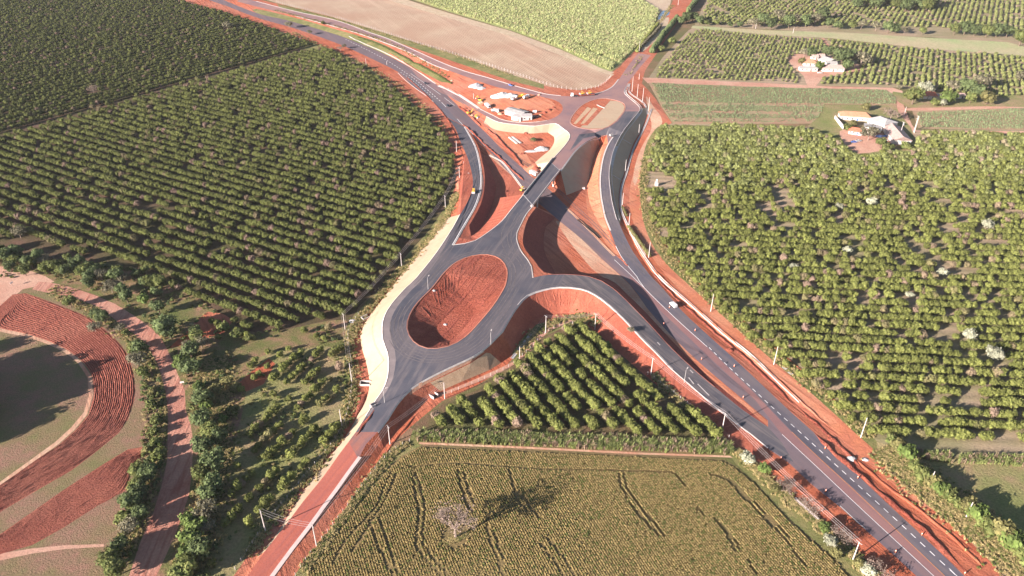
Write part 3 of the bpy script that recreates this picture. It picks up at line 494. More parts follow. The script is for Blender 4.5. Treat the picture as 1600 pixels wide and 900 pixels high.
# ------------------------------------------------------------------ kerbs, painted lines, drains
def ribbon(P, width, dz=0.03, off=0.0, height=0.0, follow=True, dash=None):
    """strip along a 3D line; height > 0 gives it sides; dash=(on, off) lengths"""
    mb = MB(); P = [Vector(p) for p in P]
    Q = []
    for i, p in enumerate(P):
        a = P[max(0, i - 1)]; b = P[min(len(P) - 1, i + 1)]
        d = (b - a); d.z = 0; d = d.normalized() if d.length > 1e-6 else Vector((1, 0, 0))
        n = Vector((-d.y, d.x, 0)); c = p + n * off
        l, r = c + n * width / 2, c - n * width / 2
        if follow:
            l.z = zat(l.x, l.y); r.z = zat(r.x, r.y)
        Q.append((l, r))
    for i in range(len(Q) - 1):
        l0, r0 = Q[i]; l1, r1 = Q[i + 1]
        up = Vector((0, 0, dz + height))
        V = [l0 + up, r0 + up, r1 + up, l1 + up]
        if height:
            dn = Vector((0, 0, -0.3)); V += [l0 + dn, r0 + dn, r1 + dn, l1 + dn]
            fs = [(0, 3, 2, 1), (0, 4, 7, 3), (1, 2, 6, 5)]
            if i == 0: fs.append((0, 1, 5, 4))
            if i == len(Q) - 2: fs.append((3, 7, 6, 2))
            mb.add(V, fs)
        else: mb.add(V, [(0, 3, 2, 1)])
    return mb
def walk(P, step):
    """points every step metres along a polyline"""
    out = [P[0].copy()]; acc = 0
    for a, b in zip(P, P[1:]):
        L = (b - a).length
        while acc + L >= step * len(out):
            out.append(a.lerp(b, (step * len(out) - acc) / max(L, 1e-9)))
        acc += L
    return out
def struct(name, mb, mat): return tag(mb.obj(name, mat), kind='structure')
def edge(name, P, width, mat, height=0.15, off=0.0, dz=0.0):
    return struct(name, ribbon(P, width, dz, off, height), mat)
for P, o in ((seg('ramp_left', (719,335), (572,651)), -.25), (Ln['ramp_right'], .3), (Ln['gore_top'], .25), (Ln['rb_right'], .25), (seg('rb_low', (785,517), (590,675)), .25)):
    edge('kerb', P, .45, M['concrete'], .14, o)
edge('kerb', Ln['loop_in'], .5, M['concrete_w'], .14, -.2); edge('kerb', Ln['loop_out'][:int(len(Ln['loop_out'])*.8)], .4, M['soil_slope'], .12, .2)
edge('kerb', Ln['island'] + Ln['island'][:1], .5, flat('red_dusted_kerb', (0.5, 0.2, 0.13)), .15, 0)
edge('kerb', Ln['srv_left'][:int(len(Ln['srv_left'])*.75)], .9, M['concrete_w'], .2, .4)
edge('kerb', rev(Ln['textile_top']), .9, M['concrete'], .2, 0)
edge('kerb', seg('up_left', (859,253), (868,193)), .5, M['concrete_g'], .2, 0)
edge('kerb', seg('up_left', (868,193), (760,182)), .4, M['concrete'], .12, 0)
edge('kerb', seg('up_yard', (720,151), (855,188)), .4, M['concrete'], .12, 0)
edge('kerb', seg('up_yard', (675,100), (462,25)), .8, M['concrete_w'], .12, .3)
edge('kerb', seg('up_yard', (700,112), (675,100)), .6, M['concrete_w'], .1, .3)
edge('kerb', seg('up_top', (400,2), (880,150)), .9, M['concrete_w'], .12, .4)
edge('kerb', seg('up_top', (893,150), (967,124)), .9, M['concrete_w'], .12, .4)
edge('kerb', [G(685,134), G(697,138), G(720,150), G(735,160), G(748,169)], 2.2, M['concrete_w'], .15, 0)
edge('kerb', GL([(545,57),(570,69),(600,82),(640,104),(680,131)]), .9, M['concrete_w'], .12, .3)
edge('kerb', GL([(622,114),(632,124),(648,137),(668,151),(678,160)]), .5, M['concrete_w'], .12, 0)
edge('kerb', rev(Ln['island_up'] + Ln['island_up'][:1]), .5, flat('pink_dusted_kerb', (0.5, 0.28, 0.22)), .15, 0)
# long concrete strip beside the clay road
struct('concrete_strip', ribbon(WL([(565,715,1.7),(546,741,1.4),(527,768,1.1),(507,795,.95),(487,823,.8),(460,858,.6),(433,895,.5),(410,927,.5),(395,950,.5)]), 1.5, .05, -.75, .12, follow=False), M['concrete_p'])
# drains: two low concrete walls and a floor
def drain(P, width=1.6, mat='concrete_w', wall=.25, name='drainage_channel'):
    mb = ribbon(P, .28, 0, width / 2, wall)
    b = ribbon(P, .28, 0, -width / 2, wall); mb.add(b.v, b.f)
    c = ribbon(P, width - .28, .03, 0, 0); mb.add(c.v, c.f)
    return struct(name, mb, M[mat])
drain([p for p in Ln['drain_r']], 1.0)
drain(WL([(983,131,8),(977,144,8),(985,153,8),(997,163,8),(1002,170,8),(999,176,8),(985,193,8),(974,208,7.7),(962,232,6.7),(956,255,5.6),(954,275,4.4),(957,305,2.9),(961,325,2.1),(966,343,1.4)]), 2.0)
drain(WL([(983,131,7.9),(984,145,7.6),(1000,157,7),(1009,167,6.4),(1012,178,5.4)]), 1.2)
drain(GL([(885,325),(905,344),(925,364),(945,385),(960,400)]), 1.0, 'tan_soil', .12)
drain(GL([(765,243),(783,252),(800,272),(815,292),(821,300)]), 1.0, 'concrete', .15)
drain(GL([(903,343),(912,350),(930,365),(937,372)]), 1.6, 'dark_hole', .3)
drain(GL([(800,560),(812,545),(822,532),(830,521)]), 1.2, 'concrete_g', .2)
for a in ([(972,217),(979,221),(986,225)], [(958,274),(963,277),(970,281)]): struct('cross_drain', ribbon(GL(a, 3), .35, .12, 0, .1), M['concrete_w'])
struct('cross_drain', ribbon(GL([(724,275),(727,273),(733,271)], 3), 1.0, .1, 0, .25), M['concrete_w'])
struct('drainage_channel', ribbon(GL([(725,253),(725,262),(723.5,270),(723,276)], 3), .9, .1, 0, .25), M['concrete_w'])
struct('cross_drain', ribbon(GL([(933,164),(939,167),(945,169)], 3), 1.0, .08, 0, .2), M['concrete_w'])
# painted lines
def line(name, pts, width=.22, mat='white', z=0, dz=.035, off=0):
    P = GL(pts, 4) if z is None else WL(pts, z, 4)
    return struct(name, ribbon(P, width, dz, off), M[mat])
line('white_edge_line', [(960,406),(985,429),(1007,450)], .25)
line('white_edge_line', [(962,385),(970,400),(984,419),(995,432),(1007,450),(1055,497),(1105,542)], .28)
line('white_lane_line', [(1222,679),(1280,733),(1350,799),(1445,887),(1510,948)], .2)
line('dust_line', [(1237,675),(1280,716),(1330,762),(1400,828),(1477,901),(1530,950)], .22, 'orange_line')
line('white_edge_line', [(1483,888),(1497,902),(1540,945)], .2)
dash = walk(WL([(1108,543),(1135.7,570.5),(1171,603),(1209,638.5),(1249,674.5),(1296.7,718),(1346,763),(1400.7,812.7),(1460,868),(1500,905),(1550,952)], 0, 4), 4.05)
mb = MB()
for i in range(len(dash) - 1):
    a, b = dash[i], dash[i].lerp(dash[i + 1], .52); q = ribbon([a, b], .32, .035); mb.add(q.v, q.f)
struct('white_dashed_line', mb, M['white'])
dash = walk(WL([(540,62),(565,74),(600,92),(640,118),(665,138),(690,160)], 0, 4), 6.2)
mb = MB()
for i in range(len(dash) - 1):
    q = ribbon([dash[i], dash[i].lerp(dash[i + 1], .45)], .5, .05); mb.add(q.v, q.f)
struct('white_dashed_line', mb, M['white'])
dash = walk(WL([(626,113),(645,126),(665,143),(680,155)], 0, 4), 6.2)
mb = MB()
for i in range(len(dash) - 1):
    q = ribbon([dash[i], dash[i].lerp(dash[i + 1], .4)], .35, .05); mb.add(q.v, q.f)
struct('white_dashed_line', mb, M['white'])
line('white_edge_line', [(690,160),(707,178),(722,194),(726,197)], .35, z=None, dz=.06)
line('white_edge_line', [(642,115),(662,129),(687,147),(710,165)], .3, z=None, dz=.06)
line('white_edge_line', [(726,197),(741,213),(758,229)], .3, z=None, dz=.06)
struct('white_edge_line', ribbon(Ln['ramp_right'], .4, .07, -.5), M['white'])
struct('white_edge_line', ribbon(seg('loop_in', (810,477), (1050,577)), .3, .07, .5), M['concrete_w'])
for a in ([(1027,535),(1034,542)], [(1078,578),(1083,583)], [(1090,600),(1108,618)], [(1076,590),(1084,600)]): line('white_edge_line', a, .5, 'concrete_w', None, .07)
line('white_edge_line', [(1312,790),(1340,816),(1352,826)], .35, 'concrete_w', None, .07, 0)
for a, b in (((700, 476), .3), ((772, 480), .3)): pass
# dusty tyre marks on the new asphalt
M['tyre_dust'] = flat('tyre_dust', (0.15, 0.125, 0.125), 0.9, var=0.3, sc=0.4)
IC = sum(Ln['island'], Vector()) / len(Ln['island'])
def around(d, i0, i1):
    P = Ln['island']; n = len(P); out = []
    for k in range(int(n * i0), int(n * i1)):
        p = P[k % n]; a = P[(k - 1) % n]; b = P[(k + 1) % n]; t = (b - a).normalized(); nn = Vector((t.y, -t.x, 0))
        if (p + nn - IC).length < (p - IC).length: nn = -nn
        out.append(p + nn * d)
    return out
for d, a, b, wd_ in ((2.4, 0, 1.02, .5), (4.3, .0, 1.02, .45), (6.2, .45, .95, .35), (8.0, .5, .9, .5), (9.5, .55, .85, .4)):
    struct('tyre_marks', ribbon(around(d, a, b), wd_, .05), M['tyre_dust'])
for P, ds in ((seg('loop_in', (850,453), (1150,661)), (2.2, 3.9)), (seg('ramp_left', (721,225), (640,440)), (2.4, 4.2, 6.8)), (seg('rb_right', (831,426), (822,334)), (3.0, 5.0, 8.5)), (seg('srv_right', (960,232), (1015,429)), (-2.4, -4.2)), (Ln['hwy_right2'], (4.0, 5.8))):
    for d in ds: struct('tyre_marks', ribbon(offs(P, d), .4, .05), M['tyre_dust'])
# soil berms and wheel ruts: low uneven ridges
def berm(pts, width, height, mat='soil', name='soil_berm', seed=0):
    P = GL(pts, 1.6); mb = MB(); n = len(P); rows = []
    for i, p in enumerate(P):
        a = P[max(0, i-1)]; b = P[min(n-1, i+1)]; d = b - a; d.z = 0; d.normalize(); nn = Vector((-d.y, d.x, 0))
        f = min(1, i / 3, (n - 1 - i) / 3)
        q = noise.noise(Vector((i * .35, seed * 7.1, 0))); h = height * (0.65 + .7 * q) * f; wd = width * (.8 + .5 * noise.noise(Vector((i * .3, seed * 3.3, 5)))) * max(.2, f)
        row = []
        for k in range(5):
            t = (k - 2) / 2; c = p + nn * (wd / 2 * t + q * .5)
            z = zat(c.x, c.y) + (h * (1 - t * t) + random.uniform(-.06, .06) * f if abs(t) < 1 else -.1)
            row.append((c.x, c.y, z))
        rows.append(row)
    for r in rows: mb.v += r
    mb.f = [(i*5+k, i*5+k+1, (i+1)*5+k+1, (i+1)*5+k) for i in range(n-1) for k in range(4)]
    o = mb.obj(name, M[mat], smooth=True); return tag(o, kind='structure')
berm([(1018,425),(1045,455),(1080,487),(1125,527),(1165,560),(1210,603),(1240,633)], 2.0, .7, 'soil_cut', seed=1)
berm([(1273,677),(1300,705),(1330,730),(1370,765),(1420,808),(1460,845),(1500,885)], 3.0, .9, 'soil_cut', seed=2)
berm([(1250,640),(1290,675),(1320,705),(1350,735)], 2.5, .8, 'soil_cut', seed=3)
berm([(1285,672),(1330,712),(1390,762),(1440,800),(1500,850),(1540,890)], 2.0, .5, 'soil', seed=4)
berm([(1010,345),(1030,372),(1060,408),(1100,450),(1150,492),(1200,533),(1260,585),(1320,640)], 1.2, .35, 'soil', seed=5)
berm([(990,380),(1015,415),(1060,458),(1120,510),(1190,572),(1260,635),(1300,670)], 1.4, .4, 'soil', seed=6)
berm([(722,193),(740,208),(760,228),(785,250),(805,270),(820,283)], 2.0, .8, 'soil_cut', seed=8)
berm([(758,200),(768,208),(776,214),(785,224),(793,233),(803,242),(812,254),(818,262)], 2.4, 1.3, 'soil_cut', seed=9)
berm([(715,165),(728,175),(742,188),(752,198)], 2.6, 1.2, 'soil_cut', seed=10)
berm([(585,640),(575,655),(565,668),(556,682)], 2.0, .8, 'soil_cut', seed=11)
berm([(575,612),(566,625),(560,640),(554,655)], 4.0, 1.0, 'soil_cut', seed=12)
berm([(607,82),(640,103),(680,128),(720,150)], 2.0, .5, 'soil', seed=13)
berm([(635,120),(655,138),(680,163),(700,188),(712,212),(722,240),(730,262)], 1.6, .5, 'soil_cut', seed=14)
berm([(690,628),(660,640),(635,665),(615,690),(600,712)], 1.8, .5, 'soil', seed=15)
berm([(1180,715),(1220,742),(1260,775),(1300,805),(1350,850)], 1.2, .3, 'soil', seed=16)
# plowed furrows: concentric ridges, real relief on the nearest arable soil
def furrows(outer, inner, n, h, mat, name):
    mb = MB()
    A = [GL(outer, 2.0), GL(inner, 2.0)]
    m = min(len(A[0]), len(A[1])) * 1
    def at(P, t):
        f = t * (len(P) - 1); i = min(int(f), len(P) - 2); return P[i].lerp(P[i + 1], f - i)
    S = int(max(len(A[0]), len(A[1])) * 1.0)
    for k in range(n):
        for sgn in (0,):
            u = (k + .5) / n; base = len(mb.v)
            for i in range(S + 1):
                t = i / S
                if False: pass
                p = at(A[0], t).lerp(at(A[1], t), u); q = at(A[0], t).lerp(at(A[1], t), min(1, u + .5 / n)); r = at(A[0], t).lerp(at(A[1], t), max(0, u - .5 / n))
                hh = h * (.5 + 1.0 * random.random()); j = noise.noise(Vector((p.x * .15, p.y * .15, k * .7))) * .35 + random.uniform(-.12, .12)
                dd = (q - r) * j
                mb.v += [(r.x, r.y, zat(r.x, r.y) + .01), (p.x + dd.x, p.y + dd.y, zat(p.x, p.y) + hh), (q.x, q.y, zat(q.x, q.y) + .01)]
            mb.f += [(base + 3*i + a, base + 3*i + a + 1, base + 3*i + a + 4, base + 3*i + a + 3) for i in range(S) for a in (0, 1)]
    return tag(mb.obj(name, M[mat]), kind='stuff')
furrows([(40,459),(87,476),(138,498),(173,526),(195,551),(208,590),(208,625),(198,655),(183,677),(112,733),(60,763),(0,798),(-40,822)],
        [(2,500),(0,512),(50,524),(100,544),(130,567),(145,590),(147,618),(138,648),(118,672),(92,695),(60,716),(0,758),(-40,780)], 20, .2, 'plowed', 'plowed_furrows')
furrows([(222,700),(200,704),(160,728),(100,767),(50,802),(0,837),(-30,855)], [(224,712),(206,733),(200,763),(160,785),(100,823),(50,850),(0,864)][:0] or [(222,712),(208,730),(190,768),(140,797),(80,834),(30,856),(-25,874)], 15, .18, 'plowed', 'plowed_furrows')
# erosion ridges running down the cut slopes
def rills(top, low, n, mat, name, seed, hgt=.28, t0=.06, t1=.95):
    rn = random.Random(seed); mb = MB()
    for _ in range(n):
        u = rn.random(); a = top[int(u * (len(top) - 1))]; b = low(a, u); ta = t0 + rn.random() * .25; tb = ta + (t1 - ta) * rn.uniform(.35, 1); K = 9; wd = rn.uniform(.25, .6); h = hgt * rn.uniform(.5, 1.4); base = len(mb.v)
        d = (b - a); d.z = 0
        if d.length < 3: continue
        nn = Vector((-d.y, d.x, 0)).normalized(); ph = rn.random() * 9
        for k in range(K + 1):
            t = ta + (tb - ta) * k / K; c = a.lerp(b, t) + nn * (.5 * noise.noise(Vector((t * 5, ph, seed)))); e = min(1, k / 2, (K - k) / 2)
            for q, z in ((-1, -.03), (0, h * e), (1, -.03)):
                p = c + nn * wd * q; mb.v.append((p.x, p.y, zat(p.x, p.y) + z))
        mb.f += [(base + 3*k + j, base + 3*k + j + 1, base + 3*k + j + 4, base + 3*k + j + 3) for k in range(K) for j in (0, 1)]
    return tag(mb.obj(name, M[mat]), kind='stuff')
FC = G(697, 520)
rills(Ln['island'], lambda a, u: FC + (a - FC) * .3, 110, 'soil_cut', 'erosion_ridges', 5, .12, .06, .75)
LB = Ln['toe_basin']; 
rills(Ln['loop_in'][:40], lambda a, u: min(LB, key=lambda p: (p - a).length_squared), 110, 'soil_slope', 'erosion_ridges', 6, .16)
rills(Ln['gore_top'], lambda a, u: min(Ln['gore_floor'], key=lambda p: (p - a).length_squared), 50, 'soil_slope', 'erosion_ridges', 7, .16)
rills(Ln['srv_left'][4:], lambda a, u: min(Ln['toe_srv'] + Ln['valley'], key=lambda p: (p - a).length_squared), 30, 'soil_slope', 'erosion_ridges', 8, .12)
# ------------------------------------------------------------------ bridge
br = empty('bridge', ((L0 + R0 + L1 + R1) / 4) * 1.0, 0, 'grey concrete overpass carrying the roundabout road over the highway', 'bridge')
bo = br.location.copy()
def rel(mb): mb.v = [(x - bo.x, y - bo.y, z - bo.z) for x, y, z in mb.v]; return mb
def slab(c4, z0, z1):
    return MB().add([(p.x, p.y, z0) for p in c4] + [(p.x, p.y, z1) for p in c4], [(3,2,1,0),(4,5,6,7),(0,1,5,4),(1,2,6,5),(2,3,7,6),(3,0,4,7)])
ext = BD * .6
rel(slab([L0 - ext, R0 - ext, R1 + ext, L1 + ext], 7.65, 8.06)).obj('deck', M['concrete_g'], br)
rel(slab([L0.lerp(R0,.05), L0.lerp(R0,.95), L1.lerp(R1,.95), L1.lerp(R1,.05)], 8.06, 8.09)).obj('deck_surface', M['asph_new'], br)
for k in range(5):
    u = .1 + .2 * k
    a, b = L0.lerp(R0, u) + BD * 3, L1.lerp(R1, u) - BD * 3; n = (R0 - L0).normalized() * .35
    rel(slab([a - n, a + n, b + n, b - n], 6.3, 7.64)).obj('girder', M['concrete'], br)
for (a, b) in ((L0, L1), (R0, R1)):
    n = (R0 - L0).normalized() * .22; inw = (n if a is L0 else -n)
    a2, b2 = a - BD * (1 if a is L0 else 2), b + BD * (7 if a is L0 else 1)
    rel(slab([a2 - n + inw, a2 + n + inw, b2 + n + inw, b2 - n + inw], 7.5, 9.05)).obj('parapet', M['concrete_w' if a is R0 else 'concrete'], br)
    if a is R0:
        c = a2; rel(MB().box((c.x, c.y, 8.4), (1.3, 1.3, 1.6), .35)).obj('end_block', M['concrete_w'], br)
for t in (.19, .81):
    a, b = L0.lerp(L1, t), R0.lerp(R1, t); dr = BD * .6
    rel(slab([a - dr + (b-a)*.04, b - dr - (b-a)*.04, b + dr - (b-a)*.04, a + dr + (b-a)*.04], 5.4, 6.29)).obj('pier_cap', M['concrete'], br)
    for u in (.15, .5, .85):
        p = a.lerp(b, u); z0 = zat(p.x, p.y) - .5
        rel(MB().tube((p.x, p.y, z0), (p.x, p.y, 5.39), .6, .6, 14)).obj('pier', M['concrete'], br)
# ------------------------------------------------------------------ vegetation meshes
ICO = {}
def ico(sub):
    if sub not in ICO:
        b = bmesh.new(); bmesh.ops.create_icosphere(b, subdivisions=sub, radius=1)
        ICO[sub] = ([v.co.copy() for v in b.verts], [tuple(v.index for v in f.verts) for f in b.faces]); b.free()
    return ICO[sub]
def crown(name, mat, r, h0, h1, lumps, leaves, ls, seed, core=.8, sub=1, spread=.55, squash=1.0, tight=False):
    """lumpy crown of leaf clumps between heights h0 and h1, radius r"""
    rn = random.Random(seed); mb = MB(); hc, hh = (h0 + h1) / 2, (h1 - h0) / 2
    L = [(Vector((0, 0, hc)), r * (.84 if tight else .68), hh * (.93 if tight else .8))]
    for i in range(lumps):
        a = 2 * math.pi * (i + rn.random() * .7) / lumps; q = spread * r * rn.uniform(.7, 1.15)
        L.append((Vector((q * math.cos(a), q * math.sin(a), hc + hh * rn.uniform(-.35, .4))), r * rn.uniform(.36, .55), hh * rn.uniform(.42, .62) * squash))
    iv, if_ = ico(sub)
    for k, (c, a, b) in enumerate(L):
        if core:
            mb.add([c + Vector((v.x * a, v.y * a, v.z * b)) * core * (1 + .22 * noise.noise(v * 1.7 + Vector((k * 5, seed, 0)))) for v in iv], if_)
    wsum = [a * a for c, a, b in L]
    for i in range(leaves):
        c, a, b = rn.choices(L, wsum)[0]
        d = Vector((rn.gauss(0, 1), rn.gauss(0, 1), rn.gauss(.25, 1))).normalized()
        p = c + Vector((d.x * a, d.y * a, d.z * b)) * rn.uniform(.8, 1.12)
        if p.z < h0 * .5: p.z = h0 * .5 + rn.random() * .3
        n = (d + Vector((rn.uniform(-.8, .8), rn.uniform(-.8, .8), rn.uniform(-.3, .9)))).normalized()
        t = n.orthogonal().normalized(); u = n.cross(t); th = rn.random() * 6.28; t, u = t * math.cos(th) + u * math.sin(th), u * math.cos(th) - t * math.sin(th)
        s = ls * rn.uniform(.6, 1.3)
        mb.add([p - t * s, p - u * s * .6 + n * s * .15, p + t * s, p + u * s * .6 - n * s * .1], [(0, 1, 2, 3)])
    me = D.meshes.new(name); me.from_pydata(mb.v, [], mb.f); me.materials.append(mat); me.update(); return me
def trunk(name, mat, h, r, r1, limbs, seed, spread=1.6, up=1.4):
    rn = random.Random(seed); mb = MB(); p = Vector((0, 0, -.3)); 
    q = Vector((rn.uniform(-.1, .1), rn.uniform(-.1, .1), h)); mb.tube(p, q, r, r1, 7)
    for i in range(limbs):
        a = 2 * math.pi * (i + rn.random() * .6) / limbs; e = q + Vector((spread * math.cos(a), spread * math.sin(a), up * rn.uniform(.7, 1.2)))
        mb.tube(q - Vector((0, 0, h * .12)), e, r1 * .75, r1 * .3, 5)
    me = D.meshes.new(name); me.from_pydata(mb.v, [], mb.f); me.materials.append(mat); me.update(); return me
def bare(name, mat, h, seed, levels=4, spread=.5, r0=.22, kids=4):
    rn = random.Random(seed); mb = MB()
    def grow(p, d, L, r, lv):
        q = p + d * L; mb.tube(p, q, r, r * .6, 5 if lv > 1 else 3, cap=False)
        if lv <= 0: return
        for k in range(kids if lv < levels else kids + 1):
            a = d + Vector((rn.gauss(0, spread), rn.gauss(0, spread), rn.gauss(.1, spread * .6)))
            if a.z < -.2: a.z = .1
            grow(p.lerp(q, rn.uniform(.55, 1)), a.normalized(), L * rn.uniform(.55, .8), max(.035, r * .55), lv - 1)
    grow(Vector((0, 0, -.2)), Vector((0, 0, 1)), h * .34, r0, levels)
    me = D.meshes.new(name); me.from_pydata(mb.v, [], mb.f); me.materials.append(mat); me.update(); return me
CIT = [crown('crown', M['cirrus'], 2.0, .2, 4.0, 5, 300, .33, 10 + i, core=.8, spread=.6, tight=True) for i in range(4)]
CITD = [crown('crown', M['cirrus_d'], 2.0, .2, 4.3, 5, 300, .33, 20 + i, core=.8, spread=.6, tight=True) for i in range(4)]
CIT_HAZED = [crown('crown', M['cirrus_hazed'], 2.0, .2, 4.0, 5, 260, .35, 25 + i, core=.8, spread=.6, tight=True) for i in range(3)]
CIT_T = trunk('trunk', M['bark'], 1.5, .16, .12, 3, 1, .8, .9)
KIND = {
 'round': [(crown('crown', M['bush'], 4.2, 1.2, 8.2, 8, 620, .55, 30 + i), trunk('trunk', M['bark'], 3.2, .34, .24, 5, 3 + i, 1.9, 2.2)) for i in range(2)],
 'dark': [(crown('crown', M['bush_k'], 4.4, 1.0, 9.0, 9, 620, .6, 35 + i), trunk('trunk', M['bark'], 3.4, .36, .26, 5, 8 + i, 1.9, 2.4)) for i in range(2)],
 'shrub': [(crown('crown', M['bush'], 2.3, .2, 3.4, 6, 300, .45, 40 + i), trunk('trunk', M['bark'], 1.2, .12, .09, 4, 13 + i, .9, .9)) for i in range(2)],
 'yellow': [(crown('crown', M['bush_y'], 2.6, .3, 4.2, 6, 330, .45, 45 + i), trunk('trunk', M['bark'], 1.5, .14, .1, 4, 17 + i, 1, 1)) for i in range(2)],
 'bright': [(crown('crown', M['bush_b'], 2.6, .2, 4.4, 7, 360, .45, 50 + i), trunk('trunk', M['bark'], 1.5, .14, .1, 4, 21 + i, 1, 1)) for i in range(2)],
 'grey': [(crown('crown', M['bush_g'], 3.6, 1.6, 6.8, 8, 420, .42, 55 + i, core=.55, spread=.75), bare('trunk', M['bark_pale'], 6.5, 60 + i, 3)) for i in range(2)],
 'silver': [(crown('crown', M['bush_w'], 2.6, .6, 4.6, 7, 380, .4, 60 + i), trunk('trunk', M['bark_pale'], 1.6, .15, .1, 4, 25 + i, 1, 1.1)) for i in range(2)],
 'bare': [(crown('crown', M['twig'], 3.4, 2.2, 6.4, 7, 260, .32, 65 + i, core=0, spread=.8), bare('trunk', M['bark_pale'], 7.5, 70 + i, 4)) for i in range(2)],
}
WORD = dict(round='leafy green tree', dark='dark green bushy tree', shrub='low green shrub', yellow='yellow-green bush', bright='bright green bush', grey='grey-green thin-leaved tree', silver='pale silvery tree', bare='leafless pale tree')
NAME = dict(round='broadleaf_tree', dark='broadleaf_tree', shrub='shrub', yellow='bush', bright='bush', grey='thin_leaved_tree', silver='silvery_tree', bare='bare_tree')
CAT = dict(round='tree', dark='tree', shrub='shrub', yellow='bush', bright='bush', grey='tree', silver='tree', bare='tree')
RT = random.Random(3)
def tree(kind, p, s=1.0, label=None, group=None, sz=None):
    c, t = RT.choice(KIND[kind])
    o = empty(NAME[kind], (p[0], p[1], zat(p[0], p[1])), RT.random() * 6.28, label, CAT[kind], group)
    o.scale = (s, s, s * (sz or RT.uniform(.88, 1.12)))
    link_mesh('crown', c, o); link_mesh('trunk', t, o); return o
def pxtree(kind, x, y, s, label, group=None, sz=None):
    return tree(kind, G(x, y), s, label, group, sz)

# ------------------------------------------------------------------ scattered plants: one geometry-nodes object per kind of cover
HID = {}
def src(me):
    if me.name not in HID: HID[me.name] = D.objects.new('source_' + me.name, me)
    return HID[me.name]
def scatter(name, pts, meshes, kind='stuff', parent=None):
    """pts: (x, y, z, scale, scale_z, rot, variant)"""
    A = np.array(pts, dtype=np.float32); n = len(A)
    me = D.meshes.new(name); me.vertices.add(n); me.vertices.foreach_set('co', A[:, :3].ravel())
    for nm, c in (('s', A[:, 3]), ('sz', A[:, 4]), ('r', A[:, 5])):
        at = me.attributes.new(nm, 'FLOAT', 'POINT'); at.data.foreach_set('value', np.ascontiguousarray(c))
    at = me.attributes.new('k', 'INT', 'POINT'); at.data.foreach_set('value', A[:, 6].astype(np.int32))
    me.update()
    o = D.objects.new(name, me); COL.objects.link(o); tag(o, kind=kind)
    g = D.node_groups.new(name, 'GeometryNodeTree')
    g.interface.new_socket('Geometry', in_out='INPUT', socket_type='NodeSocketGeometry')
    g.interface.new_socket('Geometry', in_out='OUTPUT', socket_type='NodeSocketGeometry')
    gi, go = g.nodes.new('NodeGroupInput'), g.nodes.new('NodeGroupOutput')
    iop = g.nodes.new('GeometryNodeInstanceOnPoints')
    gti = g.nodes.new('GeometryNodeGeometryToInstance')
    for m_ in meshes[::-1]:
        oi = g.nodes.new('GeometryNodeObjectInfo'); oi.inputs['Object'].default_value = src(m_); oi.inputs['As Instance'].default_value = False
        g.links.new(oi.outputs['Geometry'], gti.inputs[0])
    def named(nm, ty):
        a = g.nodes.new('GeometryNodeInputNamedAttribute'); a.data_type = ty; a.inputs['Name'].default_value = nm; return a.outputs['Attribute']
    cs = g.nodes.new('ShaderNodeCombineXYZ'); s_ = named('s', 'FLOAT'); g.links.new(s_, cs.inputs[0]); g.links.new(s_, cs.inputs[1]); g.links.new(named('sz', 'FLOAT'), cs.inputs[2])
    cr = g.nodes.new('ShaderNodeCombineXYZ'); g.links.new(named('r', 'FLOAT'), cr.inputs[2])
    e2r = g.nodes.new('FunctionNodeEulerToRotation'); g.links.new(cr.outputs[0], e2r.inputs[0])
    g.links.new(gi.outputs[0], iop.inputs['Points']); g.links.new(gti.outputs[0], iop.inputs['Instance'])
    iop.inputs['Pick Instance'].default_value = True; g.links.new(named('k', 'INT'), iop.inputs['Instance Index'])
    g.links.new(e2r.outputs[0], iop.inputs['Rotation']); g.links.new(cs.outputs[0], iop.inputs['Scale'])
    g.links.new(iop.outputs[0], go.inputs[0])
    md = o.modifiers.new('scatter', 'NODES'); md.node_group = g
    return o
def seen(p, m=90):
    x, y = project(p); return -m < x < 1600 + m and -m < y < 900 + m
def grid(poly, ang, row, step, jit=.25, keep=1.0, gaps=None, bend=0):
    """points of planted rows inside a polygon (world), optional noise gaps=(scale, threshold)"""
    P = np.array([[p[0], p[1]] for p in poly]); c, s = math.cos(ang), math.sin(ang)
    U = P[:, 0] * c + P[:, 1] * s; Vv = -P[:, 0] * s + P[:, 1] * c
    us = np.arange(U.min(), U.max(), step); vv = np.arange(Vv.min(), Vv.max(), row)
    uu, vv = np.meshgrid(us, vv); uu = uu + (np.random.rand(*uu.shape) - .5) * 2 * jit * step + np.random.rand(vv.shape[0], 1) * step; vv = vv + (np.random.rand(*vv.shape) - .5) * 2 * jit * min(step, row) * .35
    uu = uu.ravel(); vv = vv.ravel(); x = uu * c - vv * s; y = uu * s + vv * c
    mp = np.stack([x, y], 1)
    d = y * CP + H * SP; sxx = 800 + F * x / d; syy = 450 - F * (y * SP - H * CP) / d
    ok = (sxx > -90) & (sxx < 1690) & (syy > -60) & (syy < 1010)
    mp = mp[ok]; out = []
    for k in range(0, len(mp), 20000):
        q = mp[k:k+20000]; out.append(q[inside(q[:, 0], q[:, 1], poly)])
    mp = np.concatenate(out) if out else mp
    res = []
    for x, y in mp:
        if random.random() > keep: continue
        if gaps:
            if noise.noise(Vector((x / gaps[0], y / gaps[0], 3.3))) + random.uniform(-.15, .15) > gaps[1]: continue
        res.append((float(x), float(y)))
    return res
AVOID = []     # (x, y, radius) kept free of orchard trees
def ok_at(x, y): return all((x - a) ** 2 + (y - b) ** 2 > r * r for a, b, r in AVOID)
